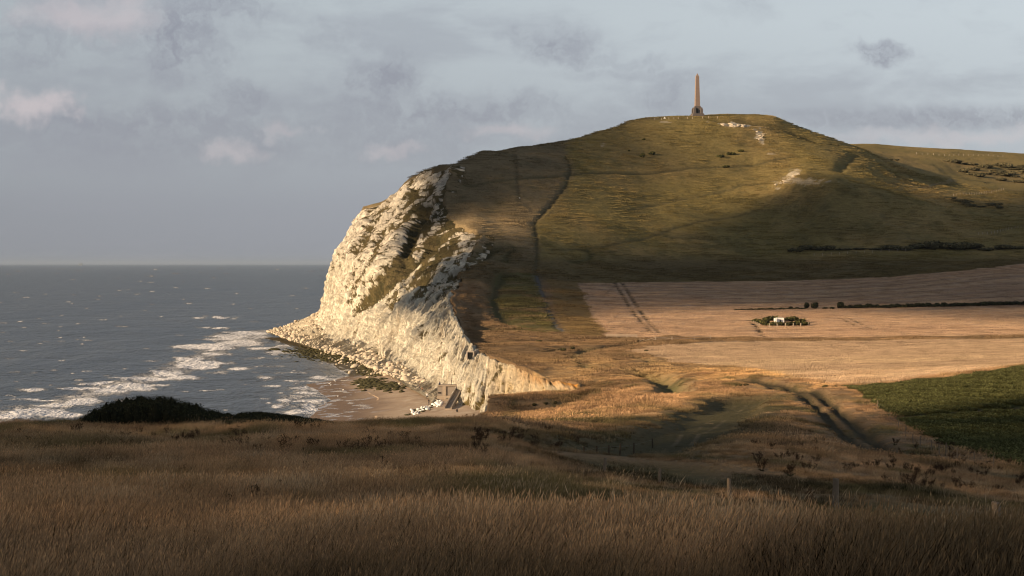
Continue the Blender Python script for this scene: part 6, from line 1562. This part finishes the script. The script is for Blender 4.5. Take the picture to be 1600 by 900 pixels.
# tussocks of the hill turf, the rough valley ground and the short stubble
tusS = [blade_set('tuft', 80, 0.12, 0.36, 2.6, 570 + i, 0.35, 0.0, green=0.04, base_sh=0.8) for i in range(5)]
stbS = [blade_set('tuft', 80, 0.10, 0.18, 2.6, 580 + i, 0.1, 0.0, green=0.0, base_sh=0.8) for i in range(4)]
up_f = upfield.astype(float); lo_f = lowfield.astype(float)
def scatter_far(n, d0, d1, px0, px1, test):
    D = rng.uniform(d0, d1, n); px = rng.uniform(px0, px1, n); x = (px - 800) / FPX * D
    okk = (gz(x, D, dedge) > 1.5) & test(x, D); x, D = x[okk], D[okk]; return x, D, gz(x, D)
def tcol(x, y, k=1.12):
    c = np.stack([gz(x, y, T[..., i].astype(float)) for i in range(3)], 1); return np.clip(c * k * rng.uniform(0.62, 1.5, (len(x), 1)), 0, 1)
x, y, z = scatter_far(62000, 470, 1330, 640, 1640, lambda x, y: (gz(x, y, up_f) < .2) & (gz(x, y, lo_f) < .2) & (gz(x, y, T[..., 2].astype(float)) < 0.24) & (gz(x, y, np.clip(TR['field_path'] + TR['valley_track'] + TR['hill_ditch'] + TR['contour_path'] * .8 + TR['bowl'] + TR['terrace'], 0, 1)) < .45))
grass_field('hill_tussocks', 'rough tussocky turf of the hill and the valley edge', tusS, np.stack([x, y, z - 0.04], 1), tcol(x, y), np.clip(0.75 + 0.9 * fbm(x / 12, y / 14, 0, 4, 146), .25, 1.7) * rng.uniform(.6, 1.3, len(x)), rng.uniform(-.6, .6, len(x)), m_grass)
x, y, z = scatter_far(36000, 330, 980, 880, 1660, lambda x, y: ((gz(x, y, up_f) > .8) | (gz(x, y, lo_f) > .8)) & (gz(x, y, np.clip(TR['tram_a'] + TR['tram_b'] + TR['tram_c'] + TR['tram_d'] + TR['gap_hedge'] + TR['field_edge'], 0, 1)) < .2))
grass_field('stubble_stalks', 'short pale stubble stalks of the cut fields', stbS, np.stack([x, y, z - 0.03], 1), tcol(x, y, 1.1), rng.uniform(.7, 1.2, len(x)), rng.uniform(-.3, .3, len(x)), m_grass)

# ------------------------------------------------------------------ dark seeding docks and umbellifers among the grass
t = material('dry_dock'); t.l.new(attr(t, 'tint'), t.b.inputs['Base Color']); m_dock = t.m
def dock(seed, h=0.85, w_=0.016, kind='dock'):
    g = np.random.default_rng(seed); m_ = MB(); C_ = []; v8, f8 = icosphere(1)
    stems = [(0, 0)] + [(g.uniform(-.3, .3), g.uniform(-.3, .3)) for i in range(int(g.integers(2, 6)))]
    for sx_, sy_ in stems:
        hh = h * g.uniform(.7, 1.1); tip = np.array((sx_ + g.uniform(0, .18), sy_ + g.uniform(-.1, .1), hh)); base = np.array((sx_ * .3, sy_ * .3, -.05)); n0 = len(m_.v)
        m_.tube(base, tip, w_ * .6, w_ * .25, 4); C_ += [(0.05, 0.035, 0.022)] * (len(m_.v) - n0)
        for k in range(20 if kind == 'dock' else 7):
            t_ = g.uniform(.45, 1.0) if kind == 'dock' else g.uniform(.8, 1.0); p_ = base + (tip - base) * t_; n0 = len(m_.v)
            br = p_ + np.array((g.uniform(-.1, .12), g.uniform(-.1, .1), g.uniform(.02, .12))) * (1.3 - .5 * t_); m_.tube(p_, br, w_ * .3, w_ * .2, 3)
            s_ = w_ * g.uniform(.45, .95) * (1 if kind == 'dock' else 1.5); m_.add(v8 * np.array((s_, s_, s_ * (2.2 if kind == 'dock' else .8))) + br, f8.tolist())
            cc = np.array((0.055, 0.034, 0.02)) * g.uniform(.6, 1.3); C_ += [tuple(cc)] * (len(m_.v) - n0)
    for k in range(6):
        a = g.uniform(0, 6.28); n0 = len(m_.v); L_ = g.uniform(.15, .32); d = np.array((math.cos(a), math.sin(a), .55)); s_ = np.array((-math.sin(a), math.cos(a), 0)) * .05
        m_.add([np.zeros(3), d * L_ * .5 + s_, d * L_ * np.array((1, 1, .8)), d * L_ * .5 - s_], [(0, 1, 2, 3)]); C_ += [(0.045, 0.05, 0.02)] * 4
    o = new_mesh('dock_plant', m_.v, m_.f, [m_dock], False, None, {'tint': np.array(C_)}); me = o.data; bpy.data.objects.remove(o); return me
docks = [dock(600 + i, 0.62, 0.014, 'dock' if i % 3 else 'umbel') for i in range(8)]
bigdocks = [dock(640 + i, 0.52, 0.017, 'dock') for i in range(5)]
bands = [(0, 460, 664, 720, 60), (440, 760, 678, 720, 26), (740, 920, 676, 705, 34), (1180, 1600, 692, 745, 60), (1380, 1600, 735, 770, 30), (1100, 1300, 790, 830, 7), (0, 320, 720, 800, 12), (300, 800, 720, 820, 9)]
for (a, b, c, d, n) in bands:
    for i in range(n):
        px = g3.uniform(a, b); x, y, z = spot(px, g3.uniform(c, d), 14, 240)
        if gz(x, y, dedge)[0] < .8 or gz(x, y, bare)[0] > .5: continue
        o = bpy.data.objects.new('dock_plant', (docks if y < 90 else bigdocks)[int(g3.integers(5))]); COL.objects.link(o); o.location = (x, y, z); s_ = g3.uniform(.65, 1.25) * (0.7 if y < 80 else 1.0); o.scale = (s_ * 1.1, s_ * 1.1, s_); o.rotation_euler = (0, 0, g3.uniform(0, 6.28))
        tag(o, 'dark brown seeding dock stalk standing among the dry grass', 'plant', 'dark seeding docks in the meadow')
# ------------------------------------------------------------------ leaf clumps of the green crop
def cropset(seed):
    g = np.random.default_rng(seed); V_, F_, C_ = [], [], []; nv = 0
    for i in range(34):
        p_ = np.array((g.uniform(-.55, .55), g.uniform(-.55, .55), 0.0)); a = g.uniform(0, 6.28); L_ = g.uniform(.18, .42); d = np.array((math.cos(a), math.sin(a), g.uniform(.5, 1.4))); s_ = np.array((-math.sin(a), math.cos(a), 0)) * .09
        V_ += [p_, p_ + d * L_ * .55 + s_, p_ + d * L_ * np.array((1, 1, .75)), p_ + d * L_ * .55 - s_]; F_ += [(nv, nv + 1, nv + 2, nv + 3)]; nv += 4; C_ += [np.array((1, 1, 1)) * g.uniform(.6, 1.3)] * 4
    o = new_mesh('crop_tuft', V_, F_, [], False, None, {'shade': np.array(C_)}); COL.objects.unlink(o); return o
D = np.sqrt(rng.uniform(125 ** 2, 345 ** 2, 90000)); px = rng.uniform(1300, 1680, 90000); x = (px - 800) / FPX * D
row = np.sin((x * 0.94 + D * 0.34) * 2 * math.pi / 4.4)
okk = (gz(x, D, green.astype(float)) > .6) & (row > 0.2) & (gz(x, D, TR['soil_line']) < .4)
x = x[okk][:24000]; y = D[okk][:24000]
grass_field('crop_leaves', 'rows of leafy dark green crop in the right field', [cropset(700 + i) for i in range(4)], np.stack([x, y, gz(x, y)], 1),
            np.array((0.118, 0.118, 0.046)) * rng.uniform(.6, 1.5, (len(x), 1)), rng.uniform(.6, 1.2, len(x)), rng.uniform(0, 6.28, len(x)), m_grass)

# ------------------------------------------------------------------ sea air between the viewer and the far things
HZ = 135000.0
hz = MB(); hz.box((0, HZ * 0.5 - 4000, 83.0), (2 * HZ, HZ + 8000, 184.0)); hzo = hz.build('haze', bpy.data.materials.new('sea_air'))
m_ = hzo.data.materials[0]; m_.use_nodes = True; m_.node_tree.nodes.clear()
o_ = m_.node_tree.nodes.new('ShaderNodeOutputMaterial'); v_ = m_.node_tree.nodes.new('ShaderNodeVolumePrincipled')
v_.inputs['Color'].default_value = (0.38, 0.46, 0.58, 1); v_.inputs['Density'].default_value = 0.000013; v_.inputs['Anisotropy'].default_value = 0.0
m_.node_tree.links.new(v_.outputs[0], o_.inputs['Volume'])
tag(hzo, 'thin pale sea haze', None, None, 'stuff')
